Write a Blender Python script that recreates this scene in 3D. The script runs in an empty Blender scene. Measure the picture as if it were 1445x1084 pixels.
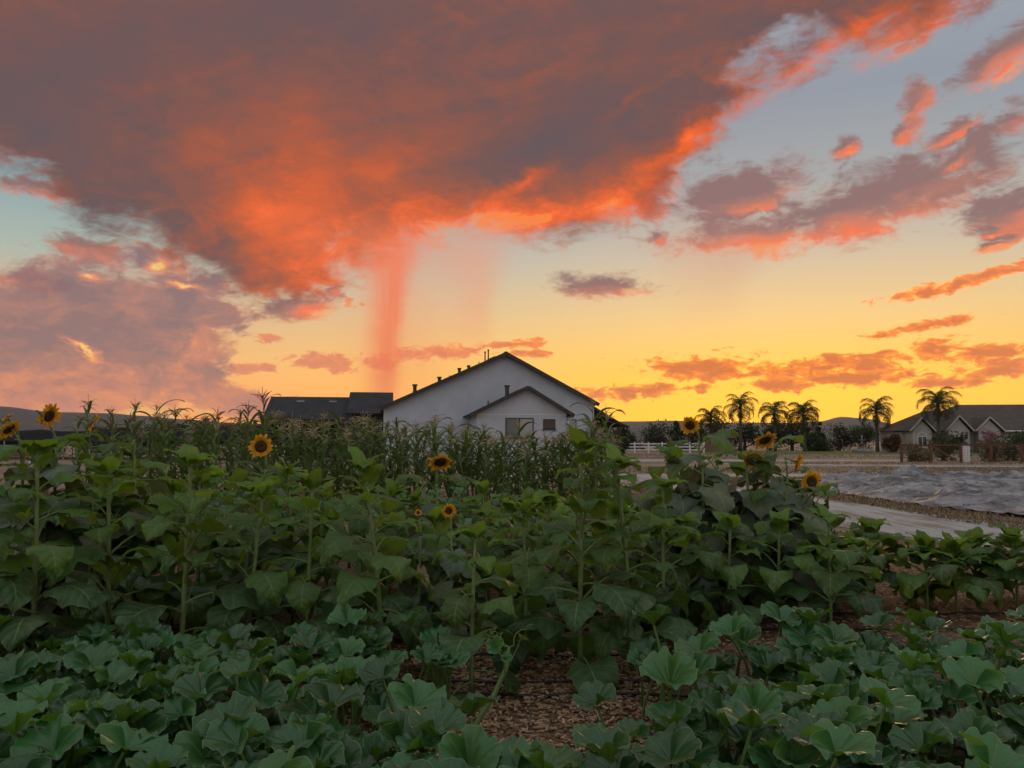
import bpy, bmesh, math, random
import numpy as np
from mathutils import Vector, Matrix, Quaternion, noise as mnoise

R = math.radians
S = bpy.context.scene
C = S.collection

# ------------------------------------------------------------------ camera
cam_data = bpy.data.cameras.new('camera')
cam = bpy.data.objects.new('camera', cam_data)
C.objects.link(cam)
S.camera = cam
cam.location = (0, 0, 1.5)
cam.rotation_euler = (R(90 + 4.27), 0, 0)
cam_data.sensor_width = 36
cam_data.lens = 27.03
cam_data.clip_start = 0.05
cam_data.clip_end = 60000

# ------------------------------------------------------------------ colour management and sampling
S.render.engine = 'CYCLES'
S.view_settings.view_transform = 'Standard'
S.view_settings.look = 'None'
S.view_settings.exposure = 0
S.view_settings.gamma = 1
S.view_settings.use_curve_mapping = False
cy = S.cycles
cy.max_bounces = 6
cy.diffuse_bounces = 3
cy.glossy_bounces = 2
cy.transmission_bounces = 4
cy.transparent_max_bounces = 8
cy.volume_bounces = 1
cy.caustics_reflective = False
cy.caustics_refractive = False
cy.use_adaptive_sampling = True
cy.adaptive_threshold = 0.015
cy.use_denoising = True


def lin(r, g, b, k=1.0):
    f = lambda c: (c / 12.92 if c <= 0.04045 else ((c + 0.055) / 1.055) ** 2.4)
    return (f(r / 255) * k, f(g / 255) * k, f(b / 255) * k, 1)


# ------------------------------------------------------------------ node helper
class G:
    """Small helper to write shader node graphs as expressions."""
    def __init__(self, tree):
        self.t = tree

    def node(self, kind, **kw):
        n = self.t.nodes.new(kind)
        for k, v in kw.items():
            setattr(n, k, v)
        return n

    def put(self, sock, v):
        if isinstance(v, bpy.types.NodeSocket):
            self.t.links.new(v, sock)
        elif v is not None:
            if sock.type == 'RGBA' and len(v) == 3:
                v = (*v, 1.0)
            elif sock.type == 'VECTOR' and len(v) == 4:
                v = v[:3]
            sock.default_value = v

    def m(self, op, a, b=None, c=None, clamp=False):
        n = self.node('ShaderNodeMath', operation=op, use_clamp=clamp)
        for i, v in enumerate((a, b, c)):
            if v is not None:
                self.put(n.inputs[i], v)
        return n.outputs[0]

    def add(self, a, b): return self.m('ADD', a, b)
    def sub(self, a, b): return self.m('SUBTRACT', a, b)
    def mul(self, a, b): return self.m('MULTIPLY', a, b)
    def mad(self, a, b, c): return self.m('MULTIPLY_ADD', a, b, c)
    def max(self, a, b): return self.m('MAXIMUM', a, b)

    def vm(self, op, a, b=None, c=None, out=0):
        n = self.node('ShaderNodeVectorMath', operation=op)
        for i, v in enumerate((a, b, c)):
            if v is not None:
                self.put(n.inputs[i], v)
        return n.outputs[out]

    def scale(self, a, s):
        n = self.node('ShaderNodeVectorMath', operation='SCALE')
        self.put(n.inputs[0], a)
        self.put(n.inputs['Scale'], s)
        return n.outputs[0]

    def xyz(self, x=0.0, y=0.0, z=0.0):
        n = self.node('ShaderNodeCombineXYZ')
        for i, v in enumerate((x, y, z)):
            self.put(n.inputs[i], v)
        return n.outputs[0]

    def sep(self, v):
        n = self.node('ShaderNodeSeparateXYZ')
        self.put(n.inputs[0], v)
        return n.outputs

    def noise(self, vec, scale, detail=4, rough=0.55, dist=0.0, dims='3D', color=False, lac=2.0):
        n = self.node('ShaderNodeTexNoise', noise_dimensions=dims)
        self.put(n.inputs['Vector'], vec)
        n.inputs['Scale'].default_value = scale
        n.inputs['Detail'].default_value = detail
        n.inputs['Roughness'].default_value = rough
        n.inputs['Lacunarity'].default_value = lac
        n.inputs['Distortion'].default_value = dist
        return n.outputs['Color' if color else 'Fac']

    def step(self, v, a, b, lo=0.0, hi=1.0, smooth=True):
        n = self.node('ShaderNodeMapRange', interpolation_type='SMOOTHSTEP' if smooth else 'LINEAR')
        self.put(n.inputs[0], v)
        for i, q in enumerate((a, b, lo, hi)):
            self.put(n.inputs[i + 1], q)
        return n.outputs[0]

    def ramp(self, fac, stops, mode='LINEAR'):
        n = self.node('ShaderNodeValToRGB')
        cr = n.color_ramp
        cr.interpolation = mode
        while len(cr.elements) < len(stops):
            cr.elements.new(0.5)
        for e, (p, c) in zip(cr.elements, stops):
            e.position = p
            e.color = c
        self.put(n.inputs[0], fac)
        return n.outputs[0]

    def mix(self, f, a, b, blend='MIX'):
        n = self.node('ShaderNodeMix', data_type='RGBA', blend_type=blend)
        self.put(n.inputs[0], f)
        self.put(n.inputs[6], a)
        self.put(n.inputs[7], b)
        return n.outputs[2]

    def curve(self, v, pts, lo, hi):
        """Piecewise curve through (x, y) points, y between lo and hi."""
        x0, x1 = pts[0][0], pts[-1][0]
        n = self.node('ShaderNodeFloatCurve')
        cu = n.mapping.curves[0]
        n.mapping.extend = 'HORIZONTAL'
        q = [((x - x0) / (x1 - x0), (y - lo) / (hi - lo)) for x, y in pts]
        while len(cu.points) < len(q):
            cu.points.new(0.5, 0.5)
        for pt, (x, y) in zip(cu.points, q):
            pt.location = (x, y)
            pt.handle_type = 'VECTOR'
        n.mapping.update()
        self.put(n.inputs['Value'], self.step(v, x0, x1, 0, 1, smooth=False))
        return self.mad(n.outputs[0], hi - lo, lo)

    def blob(self, vec, b, kind='SPHERICAL'):
        """Soft ellipse (centre x, y, radii, rotation) in the plane of vec = (x, y, 1)."""
        cs, sn = math.cos(R(b[4])), math.sin(R(b[4]))
        x0, y0 = cs * b[0] + sn * b[1], -sn * b[0] + cs * b[1]
        if b[4] == 0:
            p = self.vm('MULTIPLY_ADD', vec, (1 / b[2], 1 / b[3], 0), (-x0 / b[2], -y0 / b[3], 0))
        else:
            p = self.xyz(self.vm('DOT_PRODUCT', vec, (cs / b[2], sn / b[2], -x0 / b[2]), out=1),
                         self.vm('DOT_PRODUCT', vec, (-sn / b[3], cs / b[3], -y0 / b[3]), out=1), 0.0)
        return self.m('SUBTRACT', 1.0, self.vm('LENGTH', p, out=1), clamp=(kind != 'SPHERICAL'))

    def blobs(self, vec, L):
        o = None
        for b in L:
            v = self.blob(vec, b)
            o = v if o is None else self.max(o, v)
        return o

    def glows(self, vec, L):
        o = None
        for b in L:
            v = self.blob(vec, b, 'SOFT')
            v = self.mul(v, v)
            o = self.mul(v, b[5]) if o is None else self.mad(v, b[5], o)
        return o

# ------------------------------------------------------------------ sky: sunset with a broad cloud deck, banks, small clouds and a rain shaft
SUN_AZ, SUN_EL = 19.5, 1.5       # degrees, clockwise from +Y / above the horizon
world = bpy.data.worlds.new('World')
S.world = world
world.use_nodes = True
wt = world.node_tree
wt.nodes.clear()
g = G(wt)
co = g.node('ShaderNodeTexCoord').outputs['Generated']
dx, dy, dz = g.sep(co)
az = g.mul(g.m('ARCTAN2', dx, dy), 57.29578)
el = g.mul(g.m('ARCSINE', dz), 57.29578)
zc = g.max(dz, 0.0)
plane = g.vm('DIVIDE', co, g.xyz(g.add(zc, 0.16), g.add(zc, 0.16), 1.0))
plane = g.vm('MULTIPLY', plane, (1, 1, 0))
dirs = g.vm('MULTIPLY', co, (1, 1, 1.7))

# noises shared by the cloud layers
nA = g.noise(plane, 1.6, 7, 0.60, 0.35, '2D', color=True)         # large, laid out on the cloud plane
nB = g.noise(dirs, 17, 7, 0.62, 0.5, '3D', color=True)             # clumps seen from the side
a1, a2, a3 = g.sep(nA)
b1, b2, b3 = g.sep(nB)
strk = g.noise(g.xyz(g.vm('DOT_PRODUCT', plane, (0.90 * 0.55, -0.43 * 0.55, 0), out=1), g.vm('DOT_PRODUCT', plane, (0.43 * 3.0, 0.90 * 3.0, 0), out=1), 0.0), 1.5, 6, 0.6, 0.6, '2D')   # streaks drawn out along the wind
fine = g.noise(g.vm('MULTIPLY', co, (1, 1, 2.4)), 42, 5, 0.62, 0.8)

ae = g.xyz(az, el, 1.0)
warpA = g.vm('MULTIPLY', g.vm('SUBTRACT', nA, (0.5, 0.5, 0.5)), (9.0, 7.0, 0))
warpB = g.vm('MULTIPLY', g.vm('SUBTRACT', nB, (0.5, 0.5, 0.5)), (3.6, 2.4, 0))
aeA = g.vm('ADD', ae, g.vm('ADD', g.scale(warpA, 0.55), g.scale(warpB, 0.8)))
aeB = g.vm('ADD', ae, warpB)
aeC = g.vm('ADD', ae, g.scale(warpB, 0.55))
aeD = g.vm('ADD', ae, g.vm('MULTIPLY', warpB, (0.7, 0.22, 0)))

# clear sky
sunang = g.m('ABSOLUTE', g.sub(az, SUN_AZ))
toward = g.step(sunang, 52.0, 0.0)
ef = g.step(el, 0.0, 45.0, smooth=False)
west = g.ramp(ef, [(0.00, lin(255, 176, 0, 2.1)), (0.045, lin(255, 190, 14, 1.7)), (0.11, lin(255, 198, 70, 1.28)),
                   (0.20, lin(244, 204, 136, 1.1)), (0.30, lin(214, 196, 172)), (0.40, lin(170, 172, 172)),
                   (0.52, lin(150, 157, 168)), (0.75, lin(168, 174, 184)), (1.0, lin(194, 198, 206))])
side = g.ramp(ef, [(0.00, lin(238, 128, 74, 1.6)), (0.06, lin(246, 156, 86, 1.4)), (0.12, lin(242, 180, 112, 1.2)),
                   (0.20, lin(226, 190, 148)), (0.27, lin(180, 190, 176)), (0.36, lin(146, 172, 176)),
                   (0.52, lin(134, 156, 172)), (0.75, lin(166, 174, 186)), (1.0, lin(194, 198, 206))])
east = g.ramp(ef, [(0.00, lin(168, 156, 160)), (0.15, lin(206, 188, 178)), (0.35, lin(204, 200, 196)),
                   (0.7, lin(198, 200, 204)), (1.0, lin(194, 198, 206))])
behind = g.step(sunang, 70.0, 130.0)
skyt = g.node('ShaderNodeTexSky', sky_type='NISHITA', sun_disc=False)
skyt.sun_elevation = R(SUN_EL)
skyt.sun_rotation = R(SUN_AZ)
skyt.dust_density = 1.5
clear = g.mix(behind, g.mix(toward, side, west), east)
clear = g.vm('ADD', g.scale(clear, 0.96), g.scale(skyt.outputs[0], 0.006))
clear0 = clear

# rain shafts hanging from the deck
def shaft(g, I, c, az0, w, top, bot, col, k, lean=0.0):
    x = g.sub(I['az'], g.mad(I['el'], lean, az0))
    x = g.add(x, g.mul(g.sub(I['b1'], 0.5), 0.9))
    x = g.m('DIVIDE', x, g.mad(g.step(I['el'], top - 4.0, top + 3.0), 1.3, 1.0))       # flares where it leaves the cloud
    body = g.mul(g.step(x, -w * 1.5, w * 0.1), g.step(x, w * 1.15, w * 0.2))
    body = g.mul(body, g.mul(g.step(I['el'], bot, bot + 8.5), g.step(I['el'], top + 3, top - 1)))
    rain = g.noise(g.xyz(g.mul(I['az'], 2.6), g.mul(I['el'], 0.10), 0.0), 1.0, 3, 0.6, 0.0, '2D')
    return g.mix(g.mul(body, g.mul(g.step(rain, 0.2, 0.7, 0.82, 1.0), k)), c, col)

# clouds as soft ellipses: (azimuth, elevation, radii, turn) in degrees, made ragged by the noises
LOW = [
    (14.90, 5.35, 7.60, 1.33, 0), (23.41, 5.18, 8.98, 1.22, 5), (28.58, 5.98, 3.96, 1.12, 8), (23.83, 4.34, 7.99, 0.82, 2), (32.13, 5.68, 3.29, 0.92, -4), (33.03, 4.56, 2.66, 0.92, 10), (8.79, 3.70, 6.25, 0.82, 2), (18.28, 4.00, 2.97, 0.61, 0), (-6.48, 6.45, 6.55, 0.82, 6), (-0.40, 7.17, 3.48, 0.46, 6), (-13.91, 5.63, 3.16, 0.92, 0), (-19.02, 5.14, 2.46, 0.51, 0), (0.40, 6.54, 2.64, 0.36, 0), (-9.34, 5.78, 2.08, 0.61, 0), (29.72, 3.80, 4.31, 0.51, 0),
    (31.16, 10.30, 7.3, 0.55, 9), (28.64, 7.60, 4.6, 0.5, 7), (-17.64, 7.24, 1.30, 0.5, 0), (-11.86, 10.05, 1.34, 0.66, 0)]
MID = [
    (16.6, 17.3, 5.6, 2.8, 8), (27.28, 16.3, 9.4, 2.9, 9), (18.06, 14.6, 9.0, 1.8, -2), (30.65, 17.7, 3.8, 1.5, 25), (33.9, 14.3, 3.8, 1.9, 10), (23.27, 15.4, 6.8, 2.0, 4), (12.66, 21.05, 4.6, 2.0, 40), (11.06, 18.02, 2.8, 1.9, 60)]
SMALL = [
    (28.45, 21.50, 1.3, 2.5, -10), (27.49, 19.81, 0.9, 1.0, 0), (24.17, 19.56, 1.22, 0.87, 20), (33.4, 23.4, 4.6, 1.5, 30), (28.52, 26.26, 6.25, 1.3, 18), (33.67, 19.54, 1.93, 1.33, 5), (30.53, 19.53, 2.66, 0.87, 20), (7.31, 11.38, 4.81, 1.22, -3), (11.11, 14.80, 1.14, 0.92, 0), (-15.49, 9.70, 3.34, 1.22, 10), (-13.00, 10.93, 0.87, 0.87, 0), (-29.23, 12.45, 2.63, 0.92, -12), (-31.96, 15.71, 2.92, 0.82, -5), (32.36, 13.03, 1.24, 0.46, 0), (32.60, 12.34, 1.64, 0.41, 8), (-32.51, 10.15, 3.28, 0.71, -5)]
GLOWM = [(18.0, 13.6, 9.5, 1.6, 4, 0.85), (17.5, 16.2, 4.5, 0.9, 12, 0.6), (34, 22.3, 6, 1.6, 30, 0.75), (28, 20.6, 2, 3.4, -10, 0.5), (9.0, 10.6, 4, 0.8, 0, 0.7), (12.4, 20.4, 5, 1.5, 40, 0.45), (26, 14.4, 9, 1.4, 8, 0.4), (-14, 9.2, 6, 2.5, 0, 0.6), (29, 26.5, 8, 3, 18, 0.65), (24, 19, 2.5, 1.5, 0, .6)]
BANK = [
    (-28.03, 7.83, 9.35, 5.10, -10), (-31.48, 3.73, 13.76, 3.57, 0), (-23.33, 10.31, 4.03, 1.94, 0), (-25.40, 12.22, 2.87, 1.12, 0), (-29.74, 9.85, 4.55, 1.33, -10), (-32.38, 6.91, 6.15, 2.55, 0), (-23.09, 5.24, 4.03, 3.37, 60), (-20.84, 3.00, 5.82, 1.33, -8), (-16.80, 2.27, 4.26, 1.02, 0), (-27.79, 7.15, 6.70, 4.33, 0), (-21.00, 8.77, 2.52, 1.63, 0)]
GLOWB = [(-25.0, 11.9, 1.7, 0.8, 10, 1.5), (-23.5, 10.6, 2.8, 0.6, -5, 1.3), (-29.2, 10.5, 1.7, 0.7, 0, 0.9), (-29.4, 5.9, 2.8, 0.4, -22, 1.4), (-22.5, 6.6, 3.5, 3.0, 30, 0.5), (-26, 1.2, 20, 7.0, 0, 1.05)]
EDGE = [(-180, 40), (-100, 38), (-60, 26), (-42, 17), (-34.25, 15.66), (-31.94, 15.06), (-29.84, 12.56), (-26.06, 12.53), (-21.51, 10.69), (-19.12, 9.22), (-16.22, 9.26), (-14.76, 10.59), (-12.76, 11.85), (-9.68, 12.84), (-6.54, 14.11), (-2.28, 15.21), (0.94, 14.46), (4.15, 14.17), (6.82, 15.22), (10.52, 16.58), (12.11, 18.69), (14.72, 21.35), (17.77, 23.11), (24.49, 24.68), (28.9, 25.25), (33.01, 25.99), (60, 36), (110, 40), (180, 40)]
HOLES = [(17.87, 26.63, 12.48, 3.06, 18, 0.62), (-5.61, 29.84, 8.93, 3.06, 0, 0.2), (19.38, 27.70, 5.92, 2.55, 0, 0.5), (12.37, 19.16, 2.06, 3.06, 30, 0.3)]
GLOW = [
    (-4.42, 15.28, 22.10, 6.12, 5, 0.42), (-16.83, 15.70, 13.05, 9.67, 20, 0.44), (-8.71, 19.13, 26.07, 11.73, 0, 0.30), (12.16, 21.4, 11.84, 2.1, 33, 0.5), (0.94, 16.84, 10.03, 1.63, 8, 0.5), (6.84, 17.23, 8.91, 3.57, 12, 0.45), (1.22, 19.57, 5.2, 1.0, 35, 0.45), (-6.02, 15.24, 2.89, 1.73, 0, 0.4), (18.78, 23.88, 12.88, 1.7, 23, 0.55), (-13.79, 12.91, 6.64, 3.06, 0, 0.22), (8.51, 23.90, 5.74, 0.71, 22, 0.25), (2.59, 25.96, 6.33, 0.82, 18, 0.16), (26, 27, 8, 3, 18, 0.4)]
DARK = [
    (-11.84, 17.98, 4.90, 3.06, -35, -0.22), (2.03, 21.75, 15.83, 3.57, 18, -0.3), (5.22, 15.26, 5.78, 1.84, -5, -0.38), (-23.90, 14.07, 9.90, 3.06, -10, -0.20), (-1.74, 14.30, 3.17, 1.12, 0, -0.2), (-34.13, 19.52, 12.51, 13.26, 0, -0.2), (-16, 30, 34, 8.5, 0, -0.10)]
nz = g.sub(g.mad(fine, 0.6, b3), 0.80)
azA, elA, _ = g.sep(aeA)
above = g.sub(elA, g.curve(azA, EDGE, 5, 45))
over = g.step(el, 32.0, 50.0)                                   # the deck breaks up overhead
SHARED = {'clear': clear0, 'aeA': aeA, 'aeB': aeB, 'aeC': aeC, 'aeD': aeD, 'az': az, 'el': el, 'b1': b1, 'b2': b2, 'a1': a1, 'strk': strk,
          'fine': fine, 'nz': nz, 'above': above, 'toward': toward, 'over': over}


def inside(L, box, grow):
    """The ellipses that reach into one window of the sky, so that each window only computes its own clouds."""
    out = []
    for b in L:
        cs, sn = abs(math.cos(R(b[4]))), abs(math.sin(R(b[4])))
        ex, ey = (b[2] * cs + b[3] * sn) * grow + 3.0, (b[2] * sn + b[3] * cs) * grow + 2.2
        if b[0] + ex > box[0] and b[0] - ex < box[1] and b[1] + ey > box[2] and b[1] - ey < box[3]:
            out.append(b)
    return out


def window(box):
    t = bpy.data.node_groups.new('sky_window', 'ShaderNodeTree')
    for k in SHARED:
        t.interface.new_socket(k, in_out='INPUT', socket_type='NodeSocketColor' if k == 'clear' else 'NodeSocketVector' if k[:2] == 'ae' else 'NodeSocketFloat')
    t.interface.new_socket('Color', in_out='OUTPUT', socket_type='NodeSocketColor')
    g = G(t)
    gi = g.node('NodeGroupInput')
    I = {k: gi.outputs[k] for k in SHARED}
    c = I['clear']
    a0, a1_, e0, e1 = box
    # low cloudlets near the horizon
    L = inside(LOW, box, 1.3)
    if L:
        v = g.add(g.blobs(I['aeD'], L), g.mul(g.sub(g.add(I['b2'], I['fine']), 1.04), 2.1))
        d = g.step(v, 0.04, 0.42)
        col = g.mix(I['toward'], lin(208, 130, 100, 1.25), g.ramp(g.add(v, g.mul(g.sub(I['fine'], 0.5), 0.9)), [(0.1, lin(255, 178, 46, 1.4)), (0.4, lin(246, 126, 34, 1.25)), (0.85, lin(206, 100, 46, 1.2))]))
        c = g.mix(g.mul(d, 0.9), c, col)
    # mid-height clouds, lit from below
    L, L2 = inside(MID, box, 1.3), inside(SMALL, box, 1.3)
    if L or L2:
        def field(vb, vc):
            v = g.blobs(vb, L) if L else None
            if L2:
                v2 = g.blobs(vc, L2)
                v = g.max(v, v2) if v is not None else v2
            return v
        v0 = field(I['aeB'], I['aeC'])
        v1 = field(g.vm('ADD', I['aeB'], (0.25, -0.55, 0)), g.vm('ADD', I['aeC'], (0.2, -0.35, 0)))
        v = g.mad(I['nz'], 1.7, v0)
        d = g.step(v, -0.02, 0.66)
        under = g.mul(g.m('MAXIMUM', g.sub(v0, v1), -0.10), 1.2)
        l = g.add(g.mul(g.sub(1.0, g.step(v, 0.1, 0.75)), 0.22), g.mad(g.sub(I['b2'], 0.5), 1.5, under))
        GL = inside(GLOWM, box, 1.0)
        if GL:
            l = g.add(l, g.glows(I['aeB'], GL))
        col = g.ramp(l, [(0.02, lin(144, 110, 108)), (0.28, lin(174, 118, 106)), (0.52, lin(218, 124, 96)), (0.8, lin(250, 120, 76)), (1.0, lin(255, 150, 92))])
        c = g.mix(g.mul(d, 0.95), c, col)
    # bank on the left
    L = inside(BANK, box, 1.3)
    if L:
        v = g.mad(I['nz'], 1.15, g.blobs(I['aeB'], L))
        d = g.step(v, 0.0, 0.44)
        l = g.add(g.mul(g.sub(1.0, g.step(v, 0.1, 0.6)), 0.3), g.mul(g.mad(I['fine'], 0.5, g.sub(I['b1'], 0.70)), 1.3))
        GL = inside(GLOWB, box, 1.0)
        if GL:
            l = g.add(l, g.glows(I['aeB'], GL))
        col = g.ramp(l, [(0.0, lin(138, 108, 112)), (0.25, lin(170, 120, 112)), (0.5, lin(210, 134, 110)), (0.75, lin(242, 152, 98)), (1.0, lin(255, 206, 116))])
        c = g.mix(g.mul(d, 0.92), c, col)
    # the broad deck
    if e1 > 8:
        v = g.mad(I['nz'], 0.85, g.m('MINIMUM', g.mul(I['above'], 0.20), 1.0))
        GL = inside(HOLES, box, 1.0)
        if GL:
            v = g.sub(v, g.glows(I['aeA'], GL))
        v = g.sub(v, g.mul(I['over'], g.mad(I['a1'], 2.4, 0.1)))
        d = g.step(v, -0.10, 0.46)
        l = g.mad(g.sub(1.0, g.step(v, 0.1, 0.6)), 0.14, 0.24)
        l = g.add(l, g.add(g.mul(g.sub(I['strk'], 0.5), 0.32), g.mul(g.mad(I['fine'], 0.5, g.sub(I['b1'], 0.75)), g.step(v, 1.3, 0.3, 0.22, 1.0))))
        GL = inside(GLOW + DARK, box, 1.0)
        if GL:
            l = g.add(l, g.glows(I['aeA'], GL))
        col = g.ramp(l, [(0.0, lin(100, 81, 85)), (0.2, lin(114, 81, 78)), (0.36, lin(140, 83, 69)), (0.54, lin(180, 87, 54)), (0.72, lin(220, 95, 44)), (0.9, lin(250, 104, 40)), (1.0, lin(255, 132, 56))])
        c = g.mix(g.mul(d, 0.97), c, col)
    for sh in [(-9.7, 1.5, 14.0, -2.0, lin(248, 112, 66), 0.86, 0.055), (-8.2, 4.6, 14.5, -3, lin(246, 146, 106), 0.32),
               (-3.4, 2.0, 14, 3.0, lin(246, 146, 112), 0.42, 0.05), (12.6, 3.0, 14, 7.0, lin(222, 142, 116), 0.40, 0.2)]:
        if sh[0] + 5 + sh[1] > a0 and sh[0] - 5 - sh[1] < a1_ and sh[2] + 3 > e0:
            c = shaft(g, I, c, *sh)
    g.put(g.node('NodeGroupOutput').inputs[0], c)
    return t


def window_node(box):
    n = g.node('ShaderNodeGroup')
    n.node_tree = window(box)
    for k, v in SHARED.items():
        g.put(n.inputs[k], v)
    b = g.node('ShaderNodeBackground')
    g.put(b.inputs['Color'], n.outputs[0])
    return b.outputs[0]


def pick(cond, a, b):
    n = g.node('ShaderNodeMixShader')
    g.put(n.inputs[0], cond)
    wt.links.new(a, n.inputs[1])
    wt.links.new(b, n.inputs[2])
    return n.outputs[0]


AZ_CUT, EL_CUT = (-17.0, -5.0, 4.0, 21.0), (8.5, 19.0)
gtA = [g.m('GREATER_THAN', az, q) for q in AZ_CUT]
gtE = [g.m('GREATER_THAN', el, q) for q in EL_CUT]


def column(i):
    a = (-95.0,) + AZ_CUT + (95.0,)
    w = [window_node((a[i], a[i + 1], lo, hi)) for lo, hi in ((-3.0, EL_CUT[0]), (EL_CUT[0], EL_CUT[1]), (EL_CUT[1], 70.0))]
    return pick(gtE[0], w[0], pick(gtE[1], w[1], w[2]))


west_sky = pick(gtA[1], pick(gtA[0], column(0), column(1)), pick(gtA[2], column(2), pick(gtA[3], column(3), column(4))))

# away from the sunset, overhead and behind, the same sky without the near detail
c2 = g.mix(g.mul(g.step(g.sub(0.95, g.mul(over, g.mad(a1, 2.4, 0.1))), -0.02, 0.34), g.step(above, -3.0, 4.0, 0.0, 0.97)),
           clear0, g.mix(behind, lin(112, 88, 88), lin(112, 106, 116)))
near = g.mul(g.step(g.m('ABSOLUTE', az), 90.0, 70.0), g.mul(g.step(el, 64.0, 48.0), g.step(el, -1.2, -1.0)))
c2 = g.mix(g.step(el, -3.0, -0.5), lin(70, 66, 66), c2)
bg2 = g.node('ShaderNodeBackground')
g.put(bg2.inputs['Color'], c2)
wout = g.node('ShaderNodeOutputWorld')
wt.links.new(pick(near, bg2.outputs[0], west_sky), wout.inputs['Surface'])
world.cycles.sampling_method = 'NONE'

# ------------------------------------------------------------------ sun, just above the far hills
sun_data = bpy.data.lights.new('sun', 'SUN')
sun = bpy.data.objects.new('sun', sun_data)
C.objects.link(sun)
sun_data.energy = 1.0
sun_data.angle = R(14)
sun_data.color = (1.0, 0.62, 0.30)
sd = Vector((math.sin(R(SUN_AZ)) * math.cos(R(SUN_EL + 2)), math.cos(R(SUN_AZ)) * math.cos(R(SUN_EL + 2)), math.sin(R(SUN_EL + 2))))
sun.rotation_euler = sd.to_track_quat('Z', 'Y').to_euler()
sun.location = (20, 60, 30)

# ------------------------------------------------------------------ mesh helpers
rng = random.Random(11)


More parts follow.
